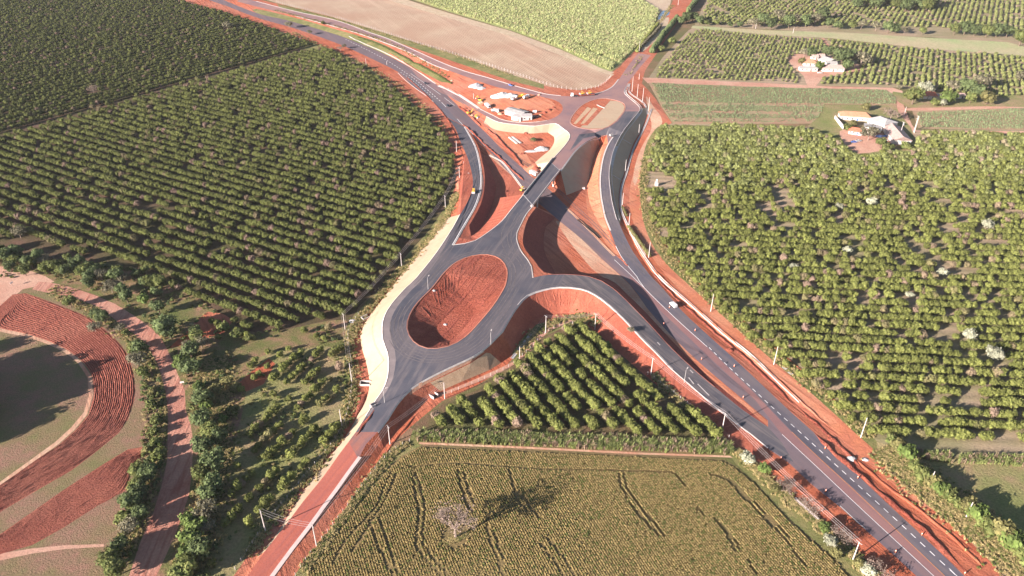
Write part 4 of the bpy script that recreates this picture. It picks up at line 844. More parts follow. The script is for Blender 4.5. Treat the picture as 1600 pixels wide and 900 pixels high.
# single trees that stand among the orchard rows, pixel of the foot
single = [('silver', 1323,396,1.15,'pale silvery round tree in the middle of the right-hand orchard'), ('silver', 1239,421,.95,'small pale silvery tree near the left side of the right-hand orchard'),
 ('silver', 1511,530,1.3,'pale silvery tree among the lower right orchard rows'), ('silver', 1551,563,1.6,'largest pale silvery tree, just below another silvery tree in the orchard'),
 ('silver', 1540,358,1.4,'pale silvery tree near the right edge of the photo in the orchard'), ('silver', 1470,432,1.1,'thin pale silvery tree right of centre in the orchard'),
 ('silver', 1360,322,1.3,'pale silvery tree at the upper end of the gappy orchard'), ('silver', 1311,330,1.1,'faint silvery tree left of another one high in the orchard'),
 ('silver', 1420,465,.9,'small silvery tree in the orchard above the dark gaps'), ('yellow', 1314,579,.9,'orange-yellow bush in the lower orchard near the red verge'),
 ('grey', 33,372,1.1,'big grey-pink leafless-looking tree at the left edge beside the orchard'), ('grey', 356,47,1.5,'tall pale-crowned tree standing in the upper left orchard'),
 ('bare', 148,147,1.5,'pinkish leafless tree in the upper left orchard')]
for k, x, y, s, lb in single:
    p = G(x, y); AVOID.append((p.x, p.y, 4.5 * s))
for p, r in ((G(1262,280), 0), (G(1025,288), 14), (G(1035,287), 10), (G(243,332), 5), (G(235,322), 6)): AVOID.append((p.x, p.y, r))
def wpoly(pts): return [G(*p) for p in pts]
PA = wpoly([(-260,236),(0,216),(100,189),(200,161),(300,132),(400,103),(470,83),(512,78),(560,105),(600,130),(640,160),(668,188),(695,215),(708,240),(705,275),(692,305),(668,345),(640,380),(610,420),(575,462),(548,488),(520,500),(480,505),(400,520),(340,495),(280,455),(215,420),(120,395),(40,375),(-260,345)])
PB = wpoly([(-300,-40),(230,-12),(300,8),(380,30),(440,52),(490,72),(440,88),(300,128),(180,162),(80,190),(0,210),(-260,230)])
PR = wpoly([(1035,200),(1240,200),(1308,220),(1330,246),(1425,240),(1437,206),(1600,210),(1900,213),(1900,700),(1600,698),(1440,700),(1385,690),(1355,680),(1320,655),(1285,622),(1240,585),(1195,548),(1130,495),(1095,458),(1060,420),(1038,385),(1018,345),(1010,300),(1010,262),(1020,225)])
PT = wpoly([(905,508),(930,520),(963,548),(1008,588),(1058,632),(1105,664),(1135,686),(1000,678),(800,670),(662,668),(690,640),(740,620),(795,588),(815,566),(848,542),(875,520)])
PL = wpoly([(405,548),(450,545),(530,530),(540,560),(545,600),(538,650),(525,690),(490,735),(455,775),(425,812),(395,855),(360,895),(320,905),(345,850),(352,800),(368,740),(385,690),(400,650),(375,610)])
PL2 = wpoly([(330,500),(370,510),(420,530),(520,512),(525,530),(450,540),(390,545),(340,530)])
PY = wpoly([(1022,122),(1040,90),(1075,55),(1095,46),(1200,57),(1283,63),(1298,85),(1240,85),(1228,98),(1245,118),(1255,131),(1200,127)])
PY2 = wpoly([(1292,63),(1450,79),(1600,90),(1900,112),(1900,168),(1600,150),(1530,150),(1400,133),(1280,132),(1290,120),(1345,110),(1340,98),(1310,86)])
PF = wpoly([(1092,38),(1125,-40),(1950,-40),(1950,60),(1600,52),(1480,45),(1400,42),(1300,40),(1200,40)])
cand = []   # x, y, scale, set
def ordinal(n): return f'{n}' + ('th' if 10 <= n % 100 <= 20 else {1: 'st', 2: 'nd', 3: 'rd'}.get(n % 10, 'th'))
ORCH = [(PT, -60.7, 6.7, 1, 1, 'citrus tree, {a} from the top in the {b} row from the left, triangular grove', 'citrus trees of the triangular grove'),
        (PL, 66, 7.4, -1, -1, 'small citrus tree, {a} from the top in the {b} row from the right, weedy slope', 'citrus trees on the weedy slope'),
        (PR, -4.6, 7.0, 1, 1, 'citrus tree, {a} from the left in the {b} row from the bottom, right-hand orchard', 'citrus trees of the right-hand orchard'),
        (PA, -29, 8.0, -1, 1, 'citrus tree, {a} from its lower end in the {b} row from below, left-hand orchard', 'citrus trees of the left-hand orchard')]
def addc(poly, ang, row, step, st, s0, s1, keep=1, gaps=None, jit=.2):
    for x, y in grid(poly, R(ang), row, step, jit, keep, gaps):
        if ok_at(x, y): cand.append((x, y, random.uniform(s0, s1), st))
addc(PA, -29, 8.0, 3.2, 1, .92, 1.2, .97, (7, .5))
addc(PB, 54, 7.4, 3.3, 1, .88, 1.1, .97, (14, .57))
for x, y in grid(PR, R(-4.6), 6.9, 2.6, .2, .97):
    sy_ = project((x, y, 0))[1]
    th = .7 if sy_ < 285 else .27 if sy_ < 480 else .38
    if noise.noise(Vector((x / 8, y / 11, 3.3))) + random.uniform(-.06, .06) > th or not ok_at(x, y): continue
    cand.append((x, y, random.uniform(.98, 1.26), 2 if sy_ + random.uniform(-60, 60) < 260 else 0))  # farther rows take the leaves with haze in their colour
addc(PT, -60.7, 6.7, 2.6, 0, 1.06, 1.36, .97, (6, .38))
addc(PL, 66, 7.4, 3.0, 0, .75, 1.12, .88, (8, .12))
addc(PL2, -29, 8, 4, 0, .7, 1.0, .7)
addc(PY, 67, 3.9, 3.3, 2, .42, .72, .9, (9, .42), .42)
addc(PY2, 63.4, 4.7, 3.5, 2, .55, .92, .9, (10, .45), .42)
addc(PF, 60, 5.4, 3.8, 2, .6, .98, .88, (12, .35), .42)
cand = [(x, y, zat(x, y), s, st) for x, y, s, st in cand]
cand.sort(key=lambda c: -c[3] / (Vector((c[0], c[1], c[2])) - CAMP).length if seen((c[0], c[1], c[2]), 10) else 0)
LAB = {}
for poly, ang, row, su, sv, fmt, gr in ORCH:
    c, n_ = math.cos(R(ang)), math.sin(R(ang)); A_ = np.array([[q[0], q[1]] for q in cand]); m_ = inside(A_[:, 0], A_[:, 1], poly)
    Pp = np.array([[p[0], p[1]] for p in poly]); v0 = (-Pp[:, 0] * n_ + Pp[:, 1] * c).min()
    rows_ = {}
    for i in np.nonzero(m_)[0]:
        x, y = A_[i]; rows_.setdefault(int(round((-x * n_ + y * c - v0) / row)), []).append((su * (x * c + y * n_), int(i)))
    for b, k in enumerate(sorted(rows_, key=lambda k: sv * k)):
        for a, (_, i) in enumerate(sorted(rows_[k])): LAB[i] = (fmt.format(a=ordinal(a + 1), b=ordinal(b + 1)), gr)
def where(x, y):
    if inside(np.array([x]), np.array([y]), PT)[0]: return 'dark green citrus tree in the triangular grove inside the loop road', 'citrus trees of the triangular grove'
    if inside(np.array([x]), np.array([y]), PL)[0]: return 'small citrus tree on the weedy slope between the dirt track and the clay road', 'citrus trees on the weedy slope'
    if inside(np.array([x]), np.array([y]), PR)[0]: return 'round citrus tree in the rows of the right-hand orchard', 'citrus trees of the right-hand orchard'
    return 'dark citrus tree in the rows of the left-hand orchard', 'citrus trees of the left-hand orchard'
for i_, (x, y, z, s, st) in enumerate(cand[:300]):
    lb, gr = LAB.get(i_) or where(x, y)
    o = empty('citrus_tree', (x, y, z), random.random() * 6.28, lb, 'tree', gr); o.scale = (s, s, s * random.uniform(.85, 1.12))
    link_mesh('crown', random.choice([CIT, CITD, CIT_HAZED][st]), o); link_mesh('trunk', CIT_T, o)
scatter('citrus_orchard', [(x, y, z, s, s * random.uniform(.82, 1.12), random.random() * 6.28, random.randrange(4) + 4 if st == 1 else 8 + random.randrange(3) if st == 2 else random.randrange(4)) for x, y, z, s, st in cand[300:]], CIT + CITD + CIT_HAZED)
print('orchard trees', len(cand))
for k, x, y, s, lb in single: pxtree(k, x, y, s, lb)

# ------------------------------------------------------------------ crops
def clump(name, mat, n, h, w_, spread, seed, lean=.5):
    rn = random.Random(seed); mb = MB()
    for i in range(n):
        a = rn.random() * 6.28; p = Vector((rn.uniform(-spread, spread), rn.uniform(-spread, spread), 0)); d = Vector((math.cos(a), math.sin(a), 0)); t = Vector((-d.y, d.x, 0)) * w_
        hh = h * rn.uniform(.7, 1.15); m_ = p + d * lean * h * .35 + Vector((0, 0, hh * .75)); e = p + d * lean * h * .9 + Vector((0, 0, hh * (.95 if lean < .6 else .6)))
        mb.add([p - t, p + t, m_ + t, m_ - t, e], [(0, 1, 2, 3), (3, 2, 4)])
    me = D.meshes.new(name); me.from_pydata(mb.v, [], mb.f); me.materials.append(mat); me.update(); return me
CANE = [clump('cane_clump', M['cane'], 16, 2.6, .16, .9, 80 + i) for i in range(3)]
CORN = [clump('corn_clump', M['corn'], 12, 2.3, .14, .35, 85 + i) for i in range(3)]
CROP = [crown('crop_plant', M['cropleaf'], .46, .02, .52, 2, 14, .18, 90 + i, core=.95, sub=1) for i in range(2)]
BLUE = [clump('low_plant', M['blueleaf'], 12, 1.0, .12, .35, 95 + i, .9) for i in range(3)]
TUFT = [clump('grass_tuft', M['drytuft'], 14, .8, .09, .4, 100 + i, .8) for i in range(3)]
def pts_of(xy, s0, s1, nv, zs=1.0):
    out = []
    for x, y in xy:
        s = random.uniform(s0, s1); out.append((x, y, zat(x, y), s, s * zs * random.uniform(.8, 1.2), random.random() * 6.28, random.randrange(nv)))
    return out
PC = wpoly([(480,-28),(950,-35),(1030,18),(1018,47),(998,70),(972,93),(952,110),(940,104),(875,74),(800,46),(700,16),(610,-14)])
lane = [G(905,72), G(940,88), G(968,101)]
xy = [q for q in grid(PC, R(15), 2.3, 2.0, .45, .97) if min((Vector((q[0], q[1], 0)) - Vector((a.lerp(b, t).x, a.lerp(b, t).y, 0))).length for a, b in ((lane[0], lane[1]), (lane[1], lane[2])) for t in (0, .2, .4, .6, .8, 1)) > 4]
scatter('sugar_cane', pts_of(xy, .8, 1.15, 3, 1.0), CANE)
PCo = wpoly([(650,676),(800,679),(1000,687),(1142,693),(1146,710),(1000,706),(800,696),(652,691)])
scatter('corn_rows', pts_of(grid(PCo, R(-2), 1.0, .8, .4, .95), .8, 1.15, 3), CORN)
PCo2 = wpoly([(1425,704),(1485,709),(1489,724),(1430,718)]); PCo3 = wpoly([(1499,710),(1620,714),(1720,722),(1720,738),(1600,730),(1497,724)])
scatter('corn_rows', pts_of(grid(PCo2, R(-2), 1.0, .8, .4, .95) + grid(PCo3, R(-2), 1.0, .8, .4, .95), .6, .9, 3), CORN)
PB1 = wpoly([(1018,130),(1200,137),(1383,141),(1400,152),(1400,163),(1288,162),(1284,178),(1270,190),(1052,191),(1036,168)])
PB2 = wpoly([(1432,176),(1600,170),(1900,173),(1900,205),(1600,202),(1440,199)])
xy = grid(PB1, R(-1), 2.1, 1.5, .3, .95) + grid(PB2, R(-1), 2.1, 1.5, .3, .95)
rows_y = [G(1150,y).y for y in (163, 176, 187)]
xy = [q for q in xy if not (any(abs(q[1] - r - (q[0] - 300) * .0) < 3 for r in rows_y) and random.random() < .75 and project((q[0], q[1], 5))[0] < 1300)]
scatter('low_crop_rows', pts_of(xy, .8, 1.2, 3), BLUE)
# crop field with wheel tracks left open
PS = wpoly([(655,700),(800,706),(1000,715),(1125,721),(1145,730),(1180,758),(1220,803),(1270,848),(1310,882),(1360,950),(700,965),(432,965),(478,902),(524,840),(563,790),(603,738),(630,715)])
tr = [[(612,738),(600,762),(590,790),(572,810),(540,845),(520,880)], [(618,742),(609,765),(597,790),(583,812),(565,840),(550,862)],
 [(645,745),(650,780),(655,800),(652,830),(650,850),(662,870),(690,900),(705,920)], [(650,740),(657,765),(664,795),(660,830),(662,848),(672,868),(695,892),(712,915)],
 [(715,735),(720,760),(728,783),(738,800)], [(724,738),(732,765),(741,788)], [(578,812),(590,850),(605,880),(620,910)], [(590,808),(600,835),(610,860),(622,895)],
 [(795,730),(802,760),(812,785),(825,800)], [(812,770),(828,792),(842,810)], [(760,820),(768,850),(778,875),(790,905)], [(772,832),(780,855),(788,882)],
 [(968,740),(970,760),(985,785),(1002,808),(1018,825),(1030,838)], [(975,740),(978,758),(992,780),(1010,803),(1028,825),(1040,838)], [(1000,803),(1015,822),(1030,838)],
 [(1117,812),(1135,833),(1148,860)], [(1117,811),(1140,835),(1156,857)], [(1110,742),(1140,752),(1160,775),(1180,795),(1205,820),(1225,842),(1260,885)], [(1118,742),(1148,754),(1170,778),(1190,797),(1215,822),(1232,840)],
 [(1050,738),(1062,748),(1070,760)], [(845,850),(865,875),(880,900)], [(855,840),(880,872),(898,900)], [(640,730),(700,724),(760,727),(850,733),(950,735),(1050,738)], [(1090,795),(1100,805)], [(1168,875),(1180,895)]]
segs = []
for t in tr:
    P = GL(t, 3.0)
    segs += [(a.x, a.y, b.x, b.y) for a, b in zip(P, P[1:])]
S_ = np.array(segs)
xy = np.array(grid(PS, R(-67), .86, .56, .3, .985))
keep = np.ones(len(xy), bool)
for k in range(0, len(xy), 4000):
    q = xy[k:k+4000]; d = np.stack([S_[:, 2] - S_[:, 0], S_[:, 3] - S_[:, 1]], 1); L2 = (d ** 2).sum(1) + 1e-9
    t = np.clip(((q[:, None, 0] - S_[:, 0]) * d[:, 0] + (q[:, None, 1] - S_[:, 1]) * d[:, 1]) / L2, 0, 1)
    dx = q[:, None, 0] - (S_[:, 0] + t * d[:, 0]); dy = q[:, None, 1] - (S_[:, 1] + t * d[:, 1])
    keep[k:k+4000] = (dx * dx + dy * dy).min(1) > (.52 + .1 * np.sin(q[:, 0] * .7)) ** 2
tc = G(712, 838)
keep &= ((xy[:, 0] - tc.x) ** 2 + (xy[:, 1] - tc.y) ** 2) > (4.2 + np.random.rand(len(xy)) * 2.2) ** 2
scatter('crop_rows', pts_of([tuple(map(float, q)) for q in xy[keep]], .92, 1.12, 2), CROP)
print('crop plants', int(keep.sum()))
# grass tufts and weeds along verges
def along(pts, width, n, s0=.7, s1=1.3):
    P = GL(pts, 2.0); out = []
    for _ in range(n):
        i = random.randrange(len(P) - 1); p = P[i].lerp(P[i + 1], random.random()); d = P[i + 1] - P[i]; nn = Vector((-d.y, d.x, 0)).normalized()
        q = p + nn * random.gauss(0, width / 2.5); out.append((q.x, q.y, zat(q.x, q.y), random.uniform(s0, s1), random.uniform(s0, s1), random.random() * 6.28, random.randrange(3)))
    return out
tf_ = []
for pts, wd, n in (([(715,300),(700,335),(665,380),(625,425),(590,468),(562,500),(549,530),(553,590),(545,640),(522,690),(480,745),(430,805),(385,870)], 4, 2600),
 ([(455,50),(530,85),(575,105),(625,138),(665,172),(700,215)], 6, 900), ([(635,692),(600,722),(560,775),(520,832),(475,893)], 2.5, 900),
 ([(1380,700),(1430,745),(1500,800),(1560,850),(1620,910)], 11, 3000), ([(1145,700),(1200,752),(1260,805),(1320,858),(1370,905)], 3, 1500),
 ([(812,555),(838,520),(870,503),(905,494),(935,508)], 4, 500), ([(1030,210),(1008,260),(1008,320),(1035,385),(1090,448),(1190,538),(1290,620),(1360,685)], 4, 2600),
 ([(1002,88),(988,110),(975,118)], 3, 60), ([(430,16),(520,40),(600,64),(650,90),(700,122)], 4, 600), ([(440,8),(520,29),(600,54),(700,82),(800,118)], 3, 600),
 ([(1010,60),(1030,35),(1050,8)], 4, 400), ([(1420,725),(1500,780),(1600,860)], 6, 1200), ([(240,520),(265,620),(245,690),(225,780),(190,870)], 5, 1600), ([(330,560),(340,640),(335,720),(325,800),(300,890)], 9, 3500),
 ([(80,450),(150,490),(205,530),(235,580)], 5, 800), ([(1020,585),(1060,625),(1110,668)], 3, 500), ([(650,760),(770,768)], 30, 0)):
    tf_ += along(pts, wd, n)
TRK = [r for r in REG if r[0] == 'dirt_track'][0][2]
def on_track(x, y, m=0.0):
    q = np.array([[x, y], [x + m, y], [x - m, y], [x, y + m], [x, y - m]]); return bool(inside(q[:, 0], q[:, 1], TRK).any())
tf_ = [q for q in tf_ if not (q[0] < -80 and q[1] < 330 and on_track(q[0], q[1], .4))]
scatter('verge_grass_tufts', tf_, TUFT)
scatter('weed_tufts', along([(712,838),(716,846)], 6, 260, .5, 1.0), TUFT)

SHR = [crown('low_shrub', M[m_], .95, .05, h_, 3, 60, .26, 120 + i, core=.75) for i, (m_, h_) in enumerate((('bush', 1.1), ('bush_k', 1.4), ('drytuft', .9), ('bush_y', 1.0), ('bush', 1.6)))]
PW = wpoly([(-20,390),(100,400),(240,420),(330,480),(400,520),(530,505),(545,560),(545,640),(520,695),(470,765),(400,850),(360,920),(300,920),(305,860),(312,780),(308,700),(300,650),(290,600),(265,545),(225,500),(180,470),(100,440),(-20,432)])
PW2 = wpoly([(215,530),(240,570),(254,610),(259,680),(256,730),(235,800),(205,870),(180,900),(165,895),(190,830),(205,760),(222,700),(222,640),(218,590),(200,550)])
xy_ = [q for q in grid(PW, R(20), 2.6, 2.6, .5, 1) if noise.noise(Vector((q[0] / 14, q[1] / 14, 8))) + random.uniform(-.25, .25) > (.02 if project((q[0], q[1], 0))[0] < 350 else .2)] + [q for q in grid(PW2, R(20), 1.9, 1.9, .5, 1) if noise.noise(Vector((q[0] / 9, q[1] / 9, 2))) > -.2]
xy_ = [q for q in xy_ if not on_track(q[0], q[1], 1.4)]
scatter('undergrowth', [(x, y, zat(x, y), s_ := random.uniform(.5, 1.5), s_ * random.uniform(.6, 1.1), random.random() * 6.28, random.randrange(5)) for x, y in xy_], SHR)
# ------------------------------------------------------------------ trees and bushes along the left dirt track
TL = [('dark',12,395,1.0),('dark',45,408,.8),('round',70,418,.75),('round',100,420,.8),('yellow',135,424,1.2),('grey',160,428,.9),('grey',176,445,1.1),('dark',215,425,.65),('dark',192,450,.8),('round',120,441,.7),('grey',62,440,.7),
 ('shrub',88,436,1.0),('round',112,470,.85),('grey',150,508,.95),('dark',200,462,.8),('bright',226,466,1.3),('grey',236,494,1.15),('dark',262,508,1.15),('dark',250,480,.8),('shrub',212,538,1.4),('grey',218,562,1.1),('round',226,580,.7),
 ('dark',300,547,.9),('bright',287,566,1.4),('round',309,528,.8),('bright',275,580,1.2),('dark',305,575,.8),('shrub',237,630,1.1),('shrub',246,655,1.2),('round',300,640,1.0),('shrub',282,640,1.3),('dark',317,655,.9),
 ('yellow',357,596,1.1),('yellow',370,605,.9),('yellow',340,610,1.1),('bright',350,655,.8),('shrub',350,510,1.2),('shrub',371,520,1.3),('shrub',390,527,1.0),('yellow',330,622,1.0),('shrub',365,640,1.2),('bright',312,602,.9),
 ('round',217,733,.75),('dark',235,738,.85),('dark',220,765,.8),('round',212,790,.7),('dark',222,803,.7),('grey',205,822,.9),('shrub',195,808,1.3),('dark',190,852,.75),('round',175,872,.95),('round',184,888,.9),('shrub',246,690,1.2),('shrub',250,708,1.3),('yellow',238,612,.8),('shrub',243,672,1.0),
 ('dark',320,698,.85),('dark',336,720,1.0),('round',317,742,.75),('dark',334,757,.8),('grey',325,797,1.0),('bright',300,812,1.2),('bright',311,823,1.4),('bright',304,840,1.5),('bright',313,858,1.3),('bright',298,868,1.5),('round',292,888,1.0),('shrub',281,898,1.4),('yellow',263,876,.9),
 ('grey',257,810,.75),('yellow',330,780,1.0),('shrub',340,772,1.2),('dark',345,685,.7),('round',330,672,.8),('bright',322,630,1.0),('dark',268,520,.7),('shrub',230,510,1.2),('shrub',158,455,1.2),('dark',142,440,.75),('dark',18,415,.75),('dark',-10,400,.9),('yellow',150,432,1.0),('shrub',30,398,1.5),('dark',228,440,.7),('dark',245,455,.65)]
side = lambda x, y: ('at the bend of the dirt track below the left orchard' if y < 475 else 'on the left bank of the dirt track' if x < 262 - max(0, (y - 690)) * .2 else 'on the right bank of the dirt track')
_r = random.Random(12)
for pts_, n_, wd_ in (([(-15,385),(40,400),(100,412),(160,425),(215,430),(250,445)], 62, 15), ([(250,455),(285,500),(310,545),(300,590),(310,640)], 8, 14), ([(325,690),(330,740),(335,790),(318,840),(300,890)], 7, 12), ([(228,640),(232,700),(215,760),(195,810),(172,880)], 7, 7), ([(115,465),(160,498),(205,525),(228,565)], 8, 8)):
    for _ in range(n_):
        f = _r.random() * (len(pts_) - 1); i = int(f); t = f - i; x = pts_[i][0] * (1 - t) + pts_[i+1][0] * t + _r.gauss(0, wd_ * .5); y = pts_[i][1] * (1 - t) + pts_[i+1][1] * t + _r.gauss(0, wd_ * .5)
        gq = G(x, y + 10)
        if on_track(gq.x, gq.y, 4.0): continue
        TL.append((_r.choice(['dark', 'dark', 'round', 'shrub', 'round', 'yellow', 'grey']), round(x, 1), round(y, 1), _r.uniform(.55, .9)))
DYT = dict(dark=13, round=12, grey=11, bright=7, yellow=6, shrub=5)
TL = [(k, x, y + DYT[k] * s, s) for k, x, y, s in TL]
TL = [q for q in TL if not on_track(G(q[1], q[2]).x, G(q[1], q[2]).y, 2.2)]
TLn = {}
for k, x, y, s in sorted(TL, key=lambda q: q[2]):
    key = (WORD[k], side(x, y)); TLn.setdefault(key, []).append((x, y))
for k, x, y, s in TL:
    ly = 'upper' if y < 475 else 'middle' if y < 680 else 'lower'
    lst = TLn[(WORD[k], side(x, y))]; nn_ = ordinal(lst.index((x, y)) + 1) + ' from the top' if len(lst) > 1 else ''
    sd = 'at the dirt track bend' if y < 475 else side(x, y)
    pxtree(k, x, y, s * (1.0 if x < 262 else 1.12), f'{WORD[k]} {sd}, {nn_}' if nn_ else f'only {WORD[k]} {sd}', 'trees and bushes along the dirt track')
# tall trees just outside the left edge whose shadows fall over the pasture
for i, (x, y, s) in enumerate([(-95,600,1.7),(-75,620,1.9),(-60,640,1.9),(-85,655,2.0),(-100,680,1.8),(-55,665,1.7),(-110,630,1.9),(-80,700,1.7),(-25,642,1.1),(-12,650,.9),(-120,575,1.5)]):
    pxtree('dark', x, y, s, 'tall dark tree beyond the left edge, shading the dry pasture', 'tall trees shading the pasture')
# top-left highway trees and small ones by the upper roads
for k, x, y, s, lb in [('grey',452,44,1.3,'tallest thin tree beside the upper highway, close to the orchard corner'),('grey',484,54,.8,'small thin tree beside the upper highway, right of the tallest one'),('bare',532,80,.9,'leafless tree on the red verge of the upper highway'),('grey',538,76,.7,'thin green tree on the red verge of the upper highway'),
  ('shrub',505,38,1.2,'dark shrub between the highway and the side road'),('shrub',346,20,1.2,'small shrub by the highway at the upper left corner of the orchard'),('shrub',270,6,1.0,'small lone shrub on the verge at the top left'),('yellow',570,108,1.2,'yellowish bush at the corner of the left orchard'),('yellow',672,186,1.1,'yellow-green bush on the verge between orchard and highway'),('yellow',662,176,1.0,'yellow-green bush next to the fence of the left orchard'),
  ('silver',1167,722,1.2,'white-flowering bush at the right end of the corn strip'),('bright',1192,738,1.0,'bright green bush right of the white-flowering bush'),('yellow',1210,768,.9,'yellow-green bush on the verge of the crop field'),('silver',1296,852,1.0,'silvery bush on the crop field verge'),('silver',1355,897,1.0,'silvery bush at the bottom verge of the crop field'),
  ('bright',1287,830,1.0,'green bush beside the stacked poles'),('yellow',1305,868,.9,'yellowish bush on the verge near the bottom utility pole'),('yellow',1342,886,.9,'yellowish bush below the bottom utility pole'),
  ('grey',985,520,0.5,'small grey-green sapling on the edge of the triangular grove'),('bright',948,545,.9,'light green bush at the right edge of the triangular grove')]:
    pxtree(k, x, y, s, lb)
for rr_, (x, y, s) in enumerate([(1222,762,.75),(1232,772,.7),(1258,792,.75),(1272,806,.7),(1308,838,.74),(1322,850,.7),(1365,890,.72),(1385,905,.7),(1395,925,.6)]):
    pxtree('bare' if s < .78 else 'round', x, y, s, f'{ordinal(rr_ + 1)} roadside tree from the top between the crop field and the highway', 'roadside trees along the crop field')
for i, (x, y, s) in enumerate([(1391,693,1.1),(1402,704,1.2),(1414,716,1.3),(1428,735,1.2),(1441,750,1.5),(1455,762,1.3),(1466,772,1.2),(1480,780,1.4),(1494,790,1.1),(1508,800,1.3),(1522,812,1.4),(1536,824,1.3),(1550,834,1.7),(1563,846,1.7),(1577,858,1.6),(1592,870,1.7),(1606,884,1.7),(1620,898,1.6)]):
    pxtree(['shrub', 'yellow', 'bright', 'shrub'][i % 4], x, y, s, f'{ordinal(i + 1)} bush from the top in the overgrown fence line right of the highway', 'bushes in the fence line right of the highway', 1.25)
# woodland and farm trees at the top right
FT = [('grey',1176,44,1.3),('dark',1190,38,1.2),('dark',1204,46,1.1),('grey',1216,32,1.4),('dark',1232,44,1.2),('grey',1244,36,1.4),('dark',1258,42,1.1),('grey',1272,38,1.5),('dark',1284,32,1.3),('dark',1294,44,.9),('dark',1308,46,.9),
 ('dark',1338,14,1.3),('round',1352,10,1.2),('dark',1368,14,1.4),('dark',1384,10,1.3),('round',1398,14,1.3),('dark',1414,18,1.4),('dark',1430,16,1.5),('round',1446,18,1.5),('dark',1454,12,1.3),
 ('round',1330,46,.9),('grey',1345,46,1.1),('grey',1368,48,1.3),('dark',1387,52,1.1),('dark',1398,52,1.0),('grey',1412,53,.8),('round',1440,54,.8),
 ('round',1490,54,1.1),('dark',1506,54,1.3),('dark',1522,56,1.2),('round',1540,58,1.2),('dark',1556,58,1.3),('dark',1572,58,1.2),('round',1592,72,1.6),('dark',1606,66,1.4),
 ('dark',1072,36,1.0),('dark',1082,34,1.1),('dark',1064,38,.8),('dark',1092,38,.8),('round',1104,40,.7),('round',1120,40,.6),('dark',1140,43,.6),('dark',1156,43,.6),('shrub',1050,68,1.5),('shrub',1034,80,1.3)]
for k, x, y, s in FT:
    s *= 1.3; a = 'in the far woodland at the top right' if x > 1160 else 'at the far corner of the young orchard'
    same = sorted(q[1] for q in FT if WORD[q[0]] == WORD[k] and (q[1] > 1160) == (x > 1160)); a += f', {ordinal(same.index(x) + 1)} from the left'
    pxtree(k, x, y, s, f'{WORD[k]} {a}', 'trees of the far woodland' if x > 1160 else 'trees at the far orchard corner')
for k, x, y, s, lb in [('round',1425,163,1.55,'large round tree left of the red-roofed farmhouse, at the end of its tree group'),('bright',1480,162,1.9,'broad bright green tree right of the red-roofed farmhouse'),('round',1515,161,.85,'small round tree in front of the farm tree group'),('yellow',1541,163,2.2,'round yellow-green tree at the right end of the farm tree group'),
 ('dark',1505,145,1.2,'dark tree behind the red-roofed farmhouse'),('grey',1487,144,1.3,'grey-green tree behind the red-roofed farmhouse'),('grey',1534,140,1.7,'tallest grey-green tree behind the farm tree group'),('dark',1526,153,1.2,'dark tree in the middle of the farm tree group'),('silver',1446,146,1.7,'pale flowering tree behind the red-roofed farmhouse'),('silver',1438,143,1.3,'small pale flowering tree left of the bigger pale one'),
 ('silver',1472,166,1.2,'pale shrub in front of the red-roofed farmhouse'),('shrub',1460,165,1.5,'green shrub in front of the red-roofed farmhouse'),('grey',1592,127,1.0,'grey tree near the right edge beyond the farm'),('grey',1405,140,.6,'small tree at the track junction left of the farm'),
 ('dark',1314,104,1.7,'largest dark tree beside the tile-roofed farm buildings'),('dark',1322,110,1.0,'dark tree at the foot of the largest farm tree'),('grey',1344,104,1.6,'grey-green tree furthest right beside the tile-roofed farm'),('bright',1280,110,1.5,'green tree in the middle of the tile-roofed farm yard'),('yellow',1251,101,1.2,'yellow-green bush at the left of the tile-roofed farm yard'),
 ('dark',1267,90,1.0,'dark tree behind the orange farm roof'),('grey',1256,89,1.1,'pinkish-grey tree at the back left of the farm yard'),('dark',1292,91,1.1,'dark tree behind the pale farm roofs'),('yellow',1310,87,1.5,'yellowish tree behind the largest farm tree'),('dark',1332,92,.8,'small dark tree between the two big farm trees'),
 ('yellow',1352,172,1.3,'bright yellow-green bush behind the long white building'),('grey',1356,219,1.5,'round grey-green tree in front of the long white building'),('yellow',1333,197,1.0,'yellow-green shrub in the courtyard of the white building'),('shrub',1324,203,1.4,'dark shrub at the end of the white garden wall'),('round',1375,231,.8,'round tree in front of the barn'),('shrub',1386,236,1.6,'low shrub in front of the barn'),('shrub',1414,233,1.5,'shrub right of the barn gable'),('bare',1390,190,1.3,'leafless tree behind the barn')]:
    pxtree(k, x, y, s * 1.28, lb)
# the dead tree in the crop field
dm = bare('trunk', M['bark_pale'], 15, 777, 5, .62, .45, 4); dc = crown('crown', M['twig'], 6.2, 6, 13.5, 9, 520, .3, 778, core=0, spread=.8)
o = empty('dead_tree', G(712, 840), 1.0, 'big leafless pale tree standing alone in the crop field', 'tree'); o.scale = (1.12, 1.12, 1.15); link_mesh('trunk', dm, o); link_mesh('crown', dc, o)
# hedges by the service road
def hedge(pts, width, h, mat, name, label, seed, cat='hedge'):
    P = GL(pts, 1.1); mb = MB(); rn = random.Random(seed); iv, if_ = ico(1); o0 = P[0].copy()
    for p in P:
        for _ in range(2):
            c = p - o0 + Vector((rn.uniform(-.3, .3) * width, rn.uniform(-.3, .3) * width, h * .45)); s = rn.uniform(.7, 1.15)
            mb.add([c + Vector((v.x * width * .5 * s, v.y * width * .5 * s, v.z * h * .55 * s)) for v in iv], if_)
        for _ in range(14):
            c = p - o0 + Vector((rn.gauss(0, width * .35), rn.gauss(0, width * .35), rn.uniform(.1, 1.1) * h)); t = Vector((rn.gauss(0, 1), rn.gauss(0, 1), rn.gauss(0, 1))).normalized() * .3; u = t.orthogonal().normalized() * .2
            mb.add([c - t, c - u, c + t, c + u], [(0, 1, 2, 3)])
    o = mb.obj(name, mat); o.location = o0; return tag(o, label, cat)
